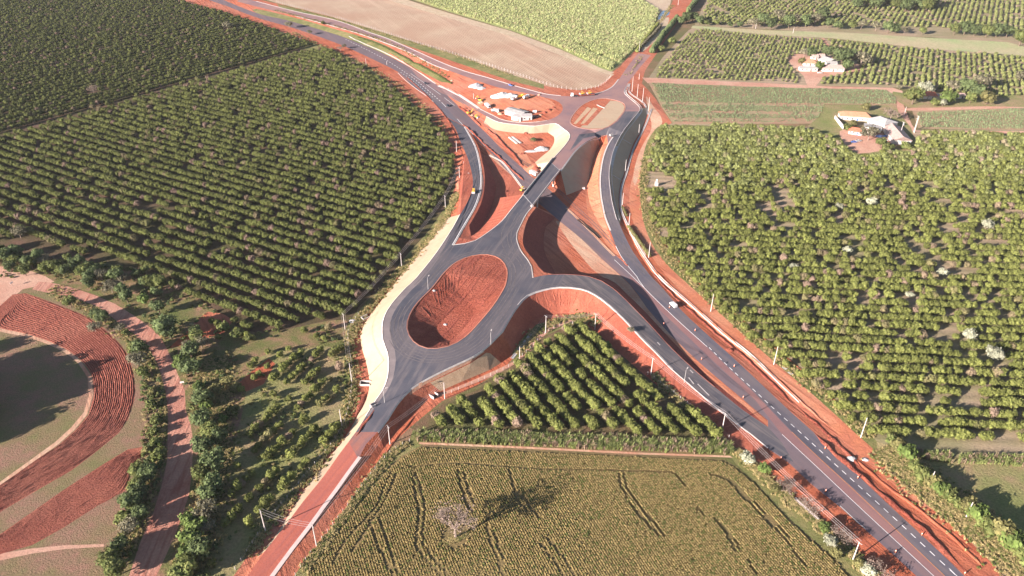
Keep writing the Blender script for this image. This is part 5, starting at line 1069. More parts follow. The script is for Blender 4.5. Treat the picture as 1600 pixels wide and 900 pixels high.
hedge([(982,356),(988,364),(995,374),(1003,385),(1011,396),(1014,401)], 1.8, 1.8, M['bush_y'], 'hedge', 'short clipped green hedge on red soil beside the lower service road pole', 1)
hedge([(973,325),(976,332),(979,338)], 1.2, 1.2, M['bush_y'], 'hedge', 'very short green hedge piece on red soil above the longer one', 2)
hedge([(1018,83),(1030,66),(1040,52),(1050,40),(1058,30)], 4.5, 5.5, M['bush_k'], 'hedge', 'tall dark hedge casting a long shadow beside the far dirt road', 3)
hedge([(1075,20),(1084,8),(1092,-4)], 4.5, 6, M['bush_k'], 'hedge', 'tall dark hedge at the top edge of the photo beside the far dirt road', 4)
hedge([(995,82),(1005,66),(1018,50),(1028,38)], 3, 2.6, M['cirrus'], 'hedge', 'strip of bushes along the left side of the far dirt road', 5)
hedge([(1002,74),(1014,62),(1022,54),(1032,42)], 2.5, 3.0, M['bush_g'], 'hedge', 'dry scrub hedge in the middle of the far dirt road verge', 6)
hedge([(470,52),(510,62),(560,82),(590,96)][:0] or [(560,59),(600,74),(640,95),(680,116),(705,131)], 1.5, 1.4, M['bush'], 'hedge', 'low hedge of weeds along the lower kerb of the upper side road', 7)
# ------------------------------------------------------------------ utility poles and wires
def wdir(x, y, x2, y2):
    a, b = G(x, y), G(x2, y2); return math.atan2(b.y - a.y, b.x - a.x)
POLE = MB().tube((0, 0, -.3), (0, 0, 10.5), .24, .13, 8)
POLE_M = D.meshes.new('pole_shaft'); POLE_M.from_pydata(POLE.v, [], POLE.f); POLE_M.materials.append(M['concrete_w'])
ARM = MB().box((0, 0, 10.2), (.14, 2.2, .14)); 
for q in (-.95, 0, .95): ARM.tube((0, q, 10.27), (0, q, 10.5), .05, .04, 5)
ARM_M = D.meshes.new('crossarm'); ARM_M.from_pydata(ARM.v, [], ARM.f); ARM_M.materials.append(M['concrete_g'])
POLES = {}
def pole(key, x, y, label, h=1.0, arm=True, rz=0, group='concrete utility poles'):
    p = G(x, y); o = empty('utility_pole', p, rz, label, 'utility pole', group); o.scale = (1, 1, h)
    link_mesh('shaft', POLE_M, o)
    if arm: link_mesh('crossarm', ARM_M, o)
    POLES[key] = (p, h, rz); return o
pl = [('A',1344.8,683.3,1,0,'plain white pole on the red verge near the lower right orchard corner'),('B',1209,569.5,.98,0,'plain white pole on red soil beside two white paint patches'),('L',1110.5,486.5,1,0,'plain white pole on red soil level with the white van'),
 ('M',1013.5,402.5,.95,0,'leaning-looking white pole at the lower end of the clipped hedge'),('M2',982.5,353.5,.85,0,'white pole at the upper end of the clipped hedge'),('M3',972.5,320,.8,0,'white pole beside the concrete drain, above the clipped hedge'),('M4',977,268,.85,0,'white pole at the foot of the grey erosion mat, lower of two'),('M5',998,210,.8,0,'white pole at the foot of the grey erosion mat, upper of two'),
 ('H1',987.5,143,1.25,0,'tallest of four white poles by the upper roundabout, furthest left'),('H2',995.5,151.5,1.05,0,'second of four white poles by the upper roundabout'),('H3',1004,158,1.08,0,'third of four white poles by the upper roundabout'),('H4',1013,173.5,1.1,0,'fourth and lowest of four white poles by the upper roundabout'),
 ('H0',998.5,124,.5,0,'short white post on the verge above the four poles'),('N1',998.5,82,1.1,0,'white pole on the left verge of the far dirt road'),('N2',1059.5,8,1.0,0,'white pole near the top edge beside the far dirt road'),
 ('D',415,830,1,1,'pole in the grass left of the clay road, joined by wires across it'),('E',494.7,852.5,1,1,'pole right of the clay road beside the crop field corner'),('N',534.5,666.5,.88,0,'pole in the weeds left of the clay road, below the culvert'),
 ('J',609.5,694,.92,1,'pole at the corner of the crop field below the culvert'),('K2',695,623,.85,0,'pole on the grove edge at the end of the brown erosion mat'),('F1',539.3,514,.85,1,'pole on the orchard verge by the upper box culvert'),('F2',550,597,1.0,0,'pole on the orchard verge by the lower box culvert'),
 ('G',627.7,416.5,.8,1,'pole left of the long cream erosion mat, halfway up'),('G2',696,324,.78,1,'pole left of the upper end of the long cream mat'),('Q',718,277.5,.8,0,'pole at the orchard tip beside the left ramp'),('Q2',713.5,237.5,.85,0,'pole at the orchard tip, above the white drain'),
 ('T1',852.5,520,.95,1,'pole at the top left corner of the triangular grove'),('T0',812,560,.65,0,'pole half hidden beside the ditch left of the grove'),('O',929.5,514.5,.88,1,'pole at the top right corner of the triangular grove'),('P',1017,586,.92,1,'pole on the right edge of the grove, middle of three'),('P2',1128,673,.9,1,'pole at the lower right corner of the triangular grove'),('C',1332,876,.9,1,'pole between the crop field and the highway near the bottom'),
 ('K',1509,808.7,.75,0,'grey pole in dry grass right of the highway, lower of two'),('K1',1451,760,.75,0,'grey pole in dry grass right of the highway, upper of two'),
 ('I',1427.5,206.5,1.25,1,'tall double pole with crossarms right of the barn'),('I1',1406,212,1.05,1,'pole with a transformer beside the barn'),('I3',1413,178.5,.6,0,'lamp-topped pole at the farm track junction'),('X1',1239,52,.6,0,'white pole on the pale grass strip at the top'),('X2',1180.5,45,.75,0,'white pole against the far woodland'),
 ('U1',572.5,104,.75,0,'white pole on red soil by the corner of the left orchard'),('U2',669,104,.4,0,'short white post on the verge of the upper side road'),('U3',740,154,.45,0,'short white post in the construction yard'),('U4',604.5,101,.35,0,'small white post at the upper highway edge')]
for k, x, y, h, a, lb in pl: pole(k, x, y, lb, h, bool(a), R(35))
def wires(a, b, n=3, sag=.9, label=None, sp=.9):
    pa, ha, ra = POLES[a]; pb, hb, rb = POLES[b]; A, B = pa + Vector((0, 0, 10.5 * ha)), pb + Vector((0, 0, 10.5 * hb)); mb = MB()
    d = (B - A).normalized(); nn = Vector((-d.y, d.x, 0)).normalized()
    for k in range(n):
        off = nn * (k - (n - 1) / 2) * sp; prev = None
        for i in range(13):
            t = i / 12; p = A.lerp(B, t) + off - Vector((0, 0, sag * 4 * t * (1 - t)))
            if prev is not None: mb.tube(prev - A, p - A, .035, .035, 3, cap=False)
            prev = p
    o = mb.obj('power_line', flat('wire_metal', (0.5, 0.42, 0.4), .5) if 'wire_metal' not in D.materials else D.materials['wire_metal']); o.location = A
    return tag(o, label, 'power line')
for a, b, lb in (('D', 'E', 'three sagging wires crossing over the clay road'), ('E', 'J', 'wires along the crop field edge beside the clay road'), ('J', 'K2', 'wires above the brown erosion mat ditch'), ('T1', 'O', 'wires along the top edge of the triangular grove'), ('O', 'P', 'wires over the red slope at the right side of the grove, upper span'),
  ('P', 'P2', 'wires over the red slope at the right side of the grove, lower span'), ('P2', 'C', 'long wires between the crop field and the highway'), ('T1', 'T0', 'wires running down to the half hidden pole by the ditch'), ('F1', 'G', 'wires along the left orchard edge, lower span'), ('G', 'G2', 'wires along the left orchard edge, middle span'), ('G2', 'Q', 'wires along the left orchard edge, upper span'), ('F1', 'F2', 'wires between the two poles by the box culverts')):
    wires(a, b, 3, 1.2, lb)
tp, th, _ = POLES['I1']; MB().tube((0, 0, 0), (0, 0, 1.6), .5, .5, 10).obj('transformer', M['concrete_g'], D.objects[[o.name for o in COL.objects if o.get('label') == 'pole with a transformer beside the barn'][0]]).location = (.7, 0, 7.8)
ob = [o for o in COL.objects if o.get('label') == 'tall double pole with crossarms right of the barn'][0]
s2 = link_mesh('shaft', POLE_M, ob, (-1.2, -1.2, 0)); s3 = link_mesh('crossarm', ARM_M, ob, (0, 0, -1.6))
# street lamps
def lamp(x, y, label, rz=0):
    p = G(x, y); o = empty('street_lamp', p, rz, label, 'street lamp', 'street lamps along the new roads')
    MB().tube((0, 0, -.2), (0, 0, 7), .12, .08, 8).obj('pole', M['concrete_g'], o)
    MB().tube((0, 0, 6.9), (1.3, 0, 7.25), .06, .05, 6).obj('arm', M['concrete_g'], o)
    MB().box((1.7, 0, 7.28), (1.1, .5, .16), taper=.85).obj('lamp_head', M['concrete_w'], o)
for x, y, rz, lb in ((669,452,1.2,'street lamp on the left rim of the roundabout island'),(767,539,1.4,'street lamp at the lower right edge of the roundabout'),(1069,598,1.0,'street lamp leaning over the loop road'),(601,629,.6,'street lamp where the clay road leaves the roundabout')): lamp(x, y, lb, rz)
# traffic channelisers
CM = [MB().tube((0, 0, 0), (0, 0, .12), .42, .36, 10), MB().tube((0, 0, .12), (0, 0, 1.35), .24, .13, 10), MB()]
for z in (.45, .85): CM[2].tube((0, 0, z), (0, 0, z + .2), .235 - z * .06, .22 - z * .06, 10, cap=False)
cone_m = []
for nm, mb, mt in (('base', CM[0], flat('black_rubber', (.04, .04, .04))), ('body', CM[1], flat('orange_plastic', (.75, .2, .1), .5)), ('stripe', CM[2], M['white'])):
    me = D.meshes.new(nm); me.from_pydata(mb.v, [], mb.f); me.materials.append(mt); cone_m.append((nm, me))
cones = [(1046,481,'by the white van'),(1037,507,'left of the highway, highest of the left row'),(1086,517,'at the right highway edge below the van'),(1096,562,'on the left shoulder at the loop road shadow tip'),(1147,573,'at the right edge beside the start of the dashed line'),(1161,622,'on the left shoulder below the orange soil wedge'),(1289,701,'at the right highway edge beside a soil heap'),(1340,747,'at the right highway edge, middle of the lower three'),(1440,836,'at the right highway edge, lower of three'),(1507,897,'at the right highway edge, lowest in the photo'),(1290,768,'on the left shoulder opposite the stacked poles'),(1399,863,'on the left shoulder, lowest on that side'),(1220,717,'on the left shoulder where the loop road joins'),(700,350,'beside the left ramp tip'),(944,334,'beside the service road kerb')]
for x, y, lb in cones:
    o = empty('traffic_cone', G(x, y), 0, 'orange and white traffic cone ' + lb, 'traffic cone', 'traffic cones along the highway')
    for nm, me in cone_m: link_mesh(nm, me, o)
# ------------------------------------------------------------------ vehicles
MG = flat('dark_glass', (.02, .025, .03), .08, spec=.8); TY = flat('tyre_rubber', (.03, .03, .03)); RIM = flat('wheel_rim', (.5, .5, .5), .4, .8)
def paint(nm, c): return D.materials.get(nm) or flat(nm, c, .35, var=.06, spec=.5)
WH, YE, BLK, BLU, RD = paint('white_paint', (.65, .63, .61)), paint('yellow_paint', (.75, .42, .05)), paint('black_paint', (.03, .035, .05)), paint('blue_paint', (.08, .16, .45)), paint('red_frame_paint', (.4, .08, .05))
def wheel(parent, x, y, r, w_=.24):
    a = MB().tube((0, -w_ / 2, 0), (0, w_ / 2, 0), r, r, 14).obj('wheel', TY, parent); a.location = (x, y, r)
    MB().tube((0, -w_ / 2 - .01, 0), (0, w_ / 2 + .01, 0), r * .55, r * .55, 10).obj('rim', RIM, a)
def prof(name, pts, w_, mat, parent, w2=None, bev=.06):
    """side profile (x, z) extruded across y, upper points narrowed to w2"""
    w2 = w2 or w_; zmax = max(z for x, z in pts); zmin = min(z for x, z in pts); n = len(pts); b = MB()
    L_ = [(x, -(w_ + (w2 - w_) * ((z - zmin) / (zmax - zmin))) / 2, z) for x, z in pts]; R_ = [(x, -y, z) for x, y, z in L_]
    b.add(L_ + R_, [tuple(range(n)), tuple(range(2 * n - 1, n - 1, -1))] + [(i, n + i, n + (i + 1) % n, (i + 1) % n) for i in range(n)])
    o = b.obj(name, mat, parent)
    if bev:
        m_ = o.modifiers.new('bevel', 'BEVEL'); m_.width = bev; m_.segments = 2
    return o
def car(x, y, rz, mat, label, van=False, cat='car'):
    o = empty('van' if van else 'parked_car', G(x, y), rz, label, cat)
    L2 = 2.3
    if van:
        prof('body', [(-2.4,.35),(2.3,.35),(2.4,.8),(1.9,1.15),(1.2,1.95),(-2.25,2.0),(-2.4,1.5)], 1.85, mat, o, 1.6)
        prof('windscreen', [(1.88,1.18),(1.96,1.2),(1.28,1.88),(1.2,1.86)], 1.6, MG, o, 1.45, 0)
        for s in (-1, 1): MB().box((.2, s * .87, 1.55), (2.0, .06, .45)).obj('side_window', MG, o)
    else:
        prof('body', [(-2.15,.3),(2.15,.3),(2.2,.65),(1.9,.85),(-2.0,.95),(-2.2,.8)], 1.78, mat, o, 1.7)
        prof('cabin', [(1.1,.86),(.45,1.42),(-1.1,1.45),(-1.8,.93)], 1.6, mat, o, 1.25)
        prof('windscreen', [(1.14,.9),(1.2,.9),(.52,1.42),(.46,1.42)], 1.5, MG, o, 1.2, 0)
        prof('rear_window', [(-1.84,.95),(-1.78,.95),(-1.1,1.44),(-1.18,1.42)], 1.45, MG, o, 1.15, 0)
        for s in (-1, 1): prof('side_window', [(.9,.95),(.4,1.35),(-1.0,1.38),(-1.5,.98)], .05, MG, o, .05, 0).location = (0, s * .78, 0)
    for a in (-1.4, 1.4):
        for s in (-.78, .78): wheel(o, a, s, .34)
    for s in (-.6, .6): MB().box((L2 if van else 2.16, s, .7), (.08, .3, .16)).obj('headlight', M['white'], o)
    return o
hw = wdir(1052, 476, 1100, 519)
car(1052, 478, hw + math.pi, WH, 'white van with its shadow on the right lane of the highway', True, 'van')
uh = wdir(640, 118, 700, 172)
car(665, 131, uh, BLK, 'dark car higher up on the upper highway lanes'); car(700, 166, uh, BLK, 'dark car near the fork of the upper highway')
car(798, 134, wdir(780, 128, 820, 139), BLU, 'small blue and white car on the upper side road', False)
def truck(x, y, rz, cabm, label, load='box', loadm=None, L=7.5):
    o = empty('truck', G(x, y), rz, label, 'truck')
    MB().box((0, 0, .85), (L, .9, .3)).obj('chassis', BLK, o)
    prof('cab', [(L/2-2.1,.7),(L/2,.7),(L/2+.05,1.6),(L/2-.25,2.9),(L/2-2.0,3.0)], 2.4, cabm, o, 2.25)
    prof('windscreen', [(L/2+.02,1.75),(L/2+.1,1.75),(L/2-.16,2.65),(L/2-.24,2.65)], 2.1, MG, o, 1.95, 0)
    if load == 'box': MB().box((-1.1, 0, 2.1), (L - 2.6, 2.45, 2.1)).obj('cargo_box', loadm, o)
    elif load == 'dump':
        b = MB()
        b.box((-1.1, 0, 1.15), (L - 2.6, 2.4, .15)); b.box((-1.1, 1.2, 1.75), (L - 2.6, .1, 1.2)); b.box((-1.1, -1.2, 1.75), (L - 2.6, .1, 1.2)); b.box((-1.1 - (L - 2.6) / 2, 0, 1.75), (.1, 2.3, 1.2)); b.box((-1.1 + (L - 2.6) / 2, 0, 1.9), (.1, 2.3, 1.5)); b.obj('dump_bed', loadm, o)
    elif load == 'tank': MB().tube((-1.1 - (L - 3) / 2, 0, 2.1), (-1.1 + (L - 3) / 2, 0, 2.1), 1.1, 1.1, 16).obj('tank', loadm, o)
    for a in (L / 2 - 1.1, -L / 2 + 1.1, -L / 2 + 2.3):
        for s in (-1.0, 1.0): wheel(o, a, s, .5, .35)
    return o
truck(762, 168, wdir(762,168,772,175), WH, 'white truck left of the yard between spoil heaps', 'box', WH); truck(774, 175, wdir(762,168,772,172) + .4, WH, 'white tipper truck in the yard beside the loop of the ramp', 'dump', M['concrete_g'])
truck(804, 156, .9, WH, 'white truck beside the right end of the white gravel heap', 'dump', WH); truck(813, 153, .5, YE, 'yellow-cabbed truck behind the right end of the gravel heap', 'dump', YE); truck(822, 154, .9, WH, 'rightmost truck beside the white gravel heap', 'tank', WH)
truck(834, 274, 2.2, WH, 'white truck parked under the upper end of the bridge parapet', 'box', M['concrete_w'])
# low loader with machines
lr = wdir(893, 150.5, 932, 147.5)
lo = empty('low_loader_truck', G(896, 151), lr + math.pi, 'white-cabbed truck with a long red low-loader trailer', 'truck')
prof('cab', [(.2,.7),(2.4,.7),(2.45,1.7),(2.2,3.1),(.2,3.2)], 2.5, WH, lo, 2.35); prof('windscreen', [(2.42,1.85),(2.5,1.85),(2.27,2.8),(2.2,2.8)], 2.1, MG, lo, 2.0, 0)
MB().box((-1.2, 0, .95), (5, .9, .35)).obj('chassis', BLK, lo)
t_ = MB(); t_.box((-11.5, 0, 1.05), (14, 2.9, .3)); t_.box((-3.8, 0, 1.6), (2.6, 1.4, .3)); t_.obj('trailer_bed', RD, lo)
for a in (1.4, -1.6, -3.0, -15.5, -16.7, -17.9):
    for s in (-1.05, 1.05): wheel(lo, a, s, .5, .4)
def roller(p, rz, label, mat=YE):
    o = empty('road_roller', p, rz, label, 'road roller')
    MB().tube((1.7, -1.05, .7), (1.7, 1.05, .7), .7, .7, 18).obj('drum', M['concrete_g'], o)
    prof('body', [(-2.0,.6),(1.0,.6),(1.0,1.3),(.2,1.5),(-2.0,1.6)], 1.6, mat, o); MB().box((.4, 0, 1.05), (2.4, 2.3, .2)).obj('frame', mat, o)
    c = MB(); [c.tube((a, b, 1.5), (a, b, 2.7), .05, .05, 5) for a in (-.6, .6) for b in (-.6, .6)]; c.obj('cab_frame', BLK, o)
    MB().box((0, 0, 2.75), (1.7, 1.6, .12)).obj('canopy', mat, o)
    for s in (-.8, .8): wheel(o, -1.4, s, .7, .45)
    return o
def at_loader(d): q = lo.matrix_basis @ Vector((d, 0, 1.2)); return q
lo_m = Matrix.Translation(lo.location) @ Matrix.Rotation(lo.rotation_euler.z, 4, 'Z')
roller(lo_m @ Vector((-7.5, 0, 1.2)), lo.rotation_euler.z, 'yellow road roller carried on the front of the low loader'); roller(lo_m @ Vector((-14, 0, 1.2)), lo.rotation_euler.z, 'yellow road roller carried on the rear of the low loader')
roller(G(740, 301), wdir(740, 301, 738, 310), 'orange-yellow road roller standing on the left ramp'); roller(G(745, 184), wdir(745,184,755,186), 'yellow road roller on the ledge between highway and ramp')
roller(G(816, 298), 1.0, 'yellow road roller parked by the near end of the bridge')
def digger(x, y, rz, label):
    o = empty('excavator', G(x, y), rz, label, 'excavator')
    for s in (-1.05, 1.05): prof('track', [(-1.9,.0),(1.9,.0),(2.2,.4),(1.9,.8),(-1.9,.8),(-2.2,.4)], .55, BLK, o).location = (0, s, 0)
    prof('body', [(-2.3,.9),(1.2,.9),(1.2,1.7),(-2.3,2.1)], 2.4, YE, o); prof('cab', [(-.2,1.6),(1.3,1.6),(1.2,2.9),(-.1,3.0)], 1.0, MG, o).location = (0, .65, 0)
    b = MB(); b.tube((1.2, -.4, 1.5), (3.2, -.4, 4.0), .28, .22, 6); b.obj('boom', YE, o); MB().tube((3.2, -.4, 4.0), (5.2, -.4, 1.9), .2, .15, 6).obj('dipper', YE, o); MB().box((5.2, -.4, 1.3), (.9, 1.0, .9), taper=.6).obj('bucket', M['concrete_g'], o)
digger(734, 178, .6, 'yellow excavator on the spoil ledge beside the upper ramp'); digger(750, 158, 2.4, 'yellow excavator among spoil heaps at the left of the yard')
# ------------------------------------------------------------------ heaps, slabs, pipes
def heap(x, y, rx, ry, h, mat, label, cat='heap', rz=0, seed=1, name='gravel_heap'):
    mb = MB(); p = G(x, y); n, m_ = 26, 7; mb.v.append((0, 0, h))
    for j in range(1, m_ + 1):
        t = j / m_
        for i in range(n):
            a = 2 * math.pi * i / n; q = 1 + .3 * noise.noise(Vector((math.cos(a) * 1.6, math.sin(a) * 1.6, seed * 3.1))) ; z = h * (1 - t) ** .85 * (1 + .35 * noise.noise(Vector((t * 4 * math.cos(a), t * 4 * math.sin(a), seed)))) 
            mb.v.append((rx * t * q * math.cos(a), ry * t * q * math.sin(a), z if j < m_ else -.3))
    mb.f += [(0, 1 + i, 1 + (i + 1) % n) for i in range(n)]
    for j in range(m_ - 1): mb.f += [(1 + j*n + i, 1 + (j+1)*n + i, 1 + (j+1)*n + (i+1) % n, 1 + j*n + (i+1) % n) for i in range(n)]
    o = mb.obj(name, mat, smooth=True); o.location = p; o.rotation_euler.z = rz; return tag(o, label, cat)
WHT = ground('white_gravel', (.52, .48, .45), (.58, .55, .53), s2=.5, s3=2, bump=.6); GRY = ground('grey_gravel', (.38, .36, .38), (.48, .46, .46), s2=.6, s3=2.5, bump=.5)
heap(776,151,6,5,2.4,WHT,'left part of the long white gravel heap in the yard','gravel heap',0,1); heap(786,149,8,6,3.0,WHT,'middle of the long white gravel heap in the yard','gravel heap',0,2); heap(797,150,7,5,2.6,WHT,'right part of the long white gravel heap in the yard','gravel heap',0,3)
heap(745,135,7,6,3.2,GRY,'grey gravel heap between the side road and the yard','gravel heap',0,4); heap(753,138,4,3.5,1.6,WHT,'small white heap at the foot of the grey gravel heap','gravel heap',0,5)
heap(846,233,6,4,2.4,WHT,'white gravel heap inside the cream embankment bend','gravel heap',.2,6); heap(832,236,7,2.2,.5,WHT,'thin white gravel spill trailing from the white heap','gravel spill',.1,7)
heap(1300,687,2,1.6,1.0,M['soil_cut'],'small soil heap in the ditch beside the highway, upper','soil heap',0,8,'soil_heap'); heap(1331,717,2.2,1.8,1.2,M['concrete_g'],'grey rubble heap at the right highway edge','rubble heap',0,9,'soil_heap'); heap(1352,718,1.6,1.2,.5,WHT,'small white patch of gravel on red soil','gravel heap',0,10)
heap(1140,547,2,1.5,1.0,M['soil_cut'],'small dark soil heap in the ditch beside the highway','soil heap',0,11,'soil_heap'); heap(552,502,2.4,2,.7,WHT,'small white spoil heap beside the upper box culvert','spoil heap',0,12); heap(678,454,1,.9,.5,WHT,'small pale stone heap on the rim of the roundabout island','stone heap',0,13); heap(696,507,1,.9,.5,WHT,'pale stone heap on the floor of the roundabout pit','stone heap',0,14)
for i, (x, y, s) in enumerate([(752,160,2.2),(757,164,2.0),(748,155,1.8),(782,178,2.2),(790,182,1.8),(728,170,1.8),(738,181,2.0),(858,172,2.2),(851,176,2.0),(844,180,1.6),(865,168,1.6),(700,120,2.0),(706,126,1.6),(822,208,1.4),(817,240,1.6),(843,148,1.6),(838,262,1.5)]):
    heap(x, y, s * 1.3, s, s * .6, M['soil_cut'] if i % 3 else M['tan_soil'], f'spoil heap {"of pale soil" if i % 3 == 0 else "of red soil"}, {ordinal(i + 1)} of the heaps scattered round the yard', 'soil heap', i * .7, 30 + i, 'soil_heap').__setitem__('group', 'spoil heaps round the yard')
def slabs(x, y, x2, y2, n, w_, h, mat, label, name, cat, gap=.3):
    a, b = G(x, y), G(x2, y2); d = b - a; L = d.length; o = empty(name, (a + b) / 2, math.atan2(d.y, d.x), label, cat)
    for i in range(n): MB().box((random.uniform(-.3, .3), (i - (n - 1) / 2) * (w_ + gap), h / 2), (L, w_, h)).obj('slab', mat, o)
slabs(798,214,811,225,2,1.5,.6,M['concrete_w'],'two long pale concrete beams lying on the soil inside the cream bend','concrete_beams','concrete beam',1.2)
a, b = G(1240, 779), G(1277, 812); d = (b - a); o = empty('pole_stack', (a + b) / 2, math.atan2(d.y, d.x), 'stack of long concrete poles lying beside the crop field hedge', 'pole stack')
for i in range(7):
    r_ = .22; yy = (i % 4 - 1.5) * .5 + (.25 if i > 3 else 0); zz = .22 + (.42 if i > 3 else 0); off = random.uniform(-1.6, 1.6)
    MB().tube((-d.length * .46 + off, yy, zz), (d.length * .46 + off, yy, zz), r_, r_ * .6, 10).obj('pole', M['concrete_w' if i % 2 else 'bark_pale'], o)
def culvert(x, y, rz, w_, l_, label):
    o = empty('box_culvert', G(x, y), rz, label, 'culvert')
    for s in (-1, 1): MB().box((0, s * w_ / 2, .3), (l_, .3, 1.3)).obj('side_wall', M['concrete_w'], o)
    MB().box((-l_ / 2, 0, .3), (.3, w_ - .3, 1.3)).obj('end_wall', M['concrete_w'], o); MB().box((0, 0, -.02), (l_ - .3, w_ - .3, .15)).obj('floor', M['dark_hole'], o)
culvert(571,497,R(40),2.4,3.6,'open white concrete box culvert beside the upper cream mat'); culvert(571,600,R(0),2.6,4.4,'larger open concrete box culvert at the narrow end of the cream mat'); culvert(677,618,R(-40),2.6,3.4,'dark open box culvert in the ditch below the brown mat')
culvert(583,634,R(40),1.6,2.0,'small concrete inlet box at the kerb of the clay road end'); culvert(955,211.5,R(30),1.6,2.2,'small concrete inlet at the tip between the two upper roads'); culvert(912,295,R(0),1.2,1.6,'small concrete inlet at the foot of the grey erosion mat')
# marker stone by the right orchard and paint patches on the verge
mk = empty('concrete_tank', G(1025.5, 290), 0, 'small white concrete tank in the gap at the left edge of the orchard', 'tank'); MB().box((0, 0, 1.2), (2.0, 2.0, 2.4)).obj('tank_body', M['concrete_w'], mk); MB().tube((0, 0, 2.4), (0, 0, 4.6), .5, .5, 12).obj('tank_top', M['white'], mk)
for i, (x, y) in enumerate(((1223, 573), (1232, 581))):
    P = [G(x, y), G(x + 6, y + 4)]; o = ribbon(P, 1.6, .06).obj('sand_patch', WHT); tag(o, ('upper' if i == 0 else 'lower') + ' of two white lime patches on the red verge', 'lime patch')
# fallen palm in the bend
fp = empty('palm', G(834, 221), 0, 'small dark palm with spreading fronds on soil inside the cream bend', 'palm')
mb = MB()
for i in range(16):
    a = i * .39 + random.uniform(-.1, .1); p = Vector((0, 0, 2.4)); L = random.uniform(3, 4.2)
    for k in range(6):
        t = (k + 1) / 6; q = Vector((math.cos(a) * L * t, math.sin(a) * L * t, 2.4 + 1.5 * t - 3.2 * t * t)); nn = Vector((-math.sin(a), math.cos(a), 0)) * (.55 * math.sin(math.pi * min(1, t * .9 + .1)) + .05)
        mb.add([p - nn, p + nn, q + nn * .9, q - nn * .9], [(0, 1, 2, 3)]); p = q
mb.obj('fronds', M['bush_k'], fp); MB().tube((0, 0, -.2), (0, 0, 2.5), .35, .25, 8).obj('trunk', M['bark'], fp)
# ------------------------------------------------------------------ fences
PST = MB().box((0, 0, .75), (.16, .16, 1.7), taper=.9); PST_M = D.meshes.new('post'); PST_M.from_pydata(PST.v, [], PST.f); PST_M.materials.append(M['concrete_w'])
def fence(pts, step, label, wires_=True, hs=1.0):
    P = walk(GL(pts, 4), step); o0 = P[0].copy(); o = empty('fence', o0, 0, label, 'fence')
    for p in P[:295]:
        c = link_mesh('post', PST_M, o, (p.x - o0.x, p.y - o0.y, zat(p.x, p.y) - o0.z), random.random()); c.scale = (hs, hs, random.uniform(.9, 1.15) * hs)
    mb = MB()
    for z in (.5, .95, 1.35):
        for a, b in zip(P, P[1:]): mb.tube((a.x - o0.x, a.y - o0.y, zat(a.x, a.y) - o0.z + z), (b.x - o0.x, b.y - o0.y, zat(b.x, b.y) - o0.z + z), .012, .012, 3, cap=False)
    mb.obj('fence_wires', M['concrete_g'], o); return o
fence([(432,4),(520,26),(600,51),(650,67),(720,88),(800,114),(850,131),(880,139),(905,141),(930,138),(945,130),(955,120)], 4.5, 'long fence of white posts along the harvested field', True, 1.5)
fence([(640,690),(612,706),(596,722),(560,768),(520,822),(490,858),(462,900)], 3.2, 'fence of pale posts between the clay road and the crop field')
fence([(560,492),(546,515),(544,540),(550,575),(548,620),(538,660),(522,690),(495,722),(460,765),(430,802),(405,835),(378,875),(355,910)], 3.6, 'fence of pale posts between the clay road and the weedy slope')
fence([(905,505),(880,508),(860,515),(840,533),(825,548),(800,570),(770,586),(735,602),(700,616)], 3.4, 'fence of pale posts along the top left side of the triangular grove')
fence([(1012,585),(1040,606),(1075,632),(1110,660),(1150,693)], 4.0, 'fence of pale posts on the right side of the triangular grove')
fence([(984,366),(990,374),(996,383),(1002,392),(1008,400)], 1.6, 'short row of white posts in front of the clipped hedge', True, 1.2)
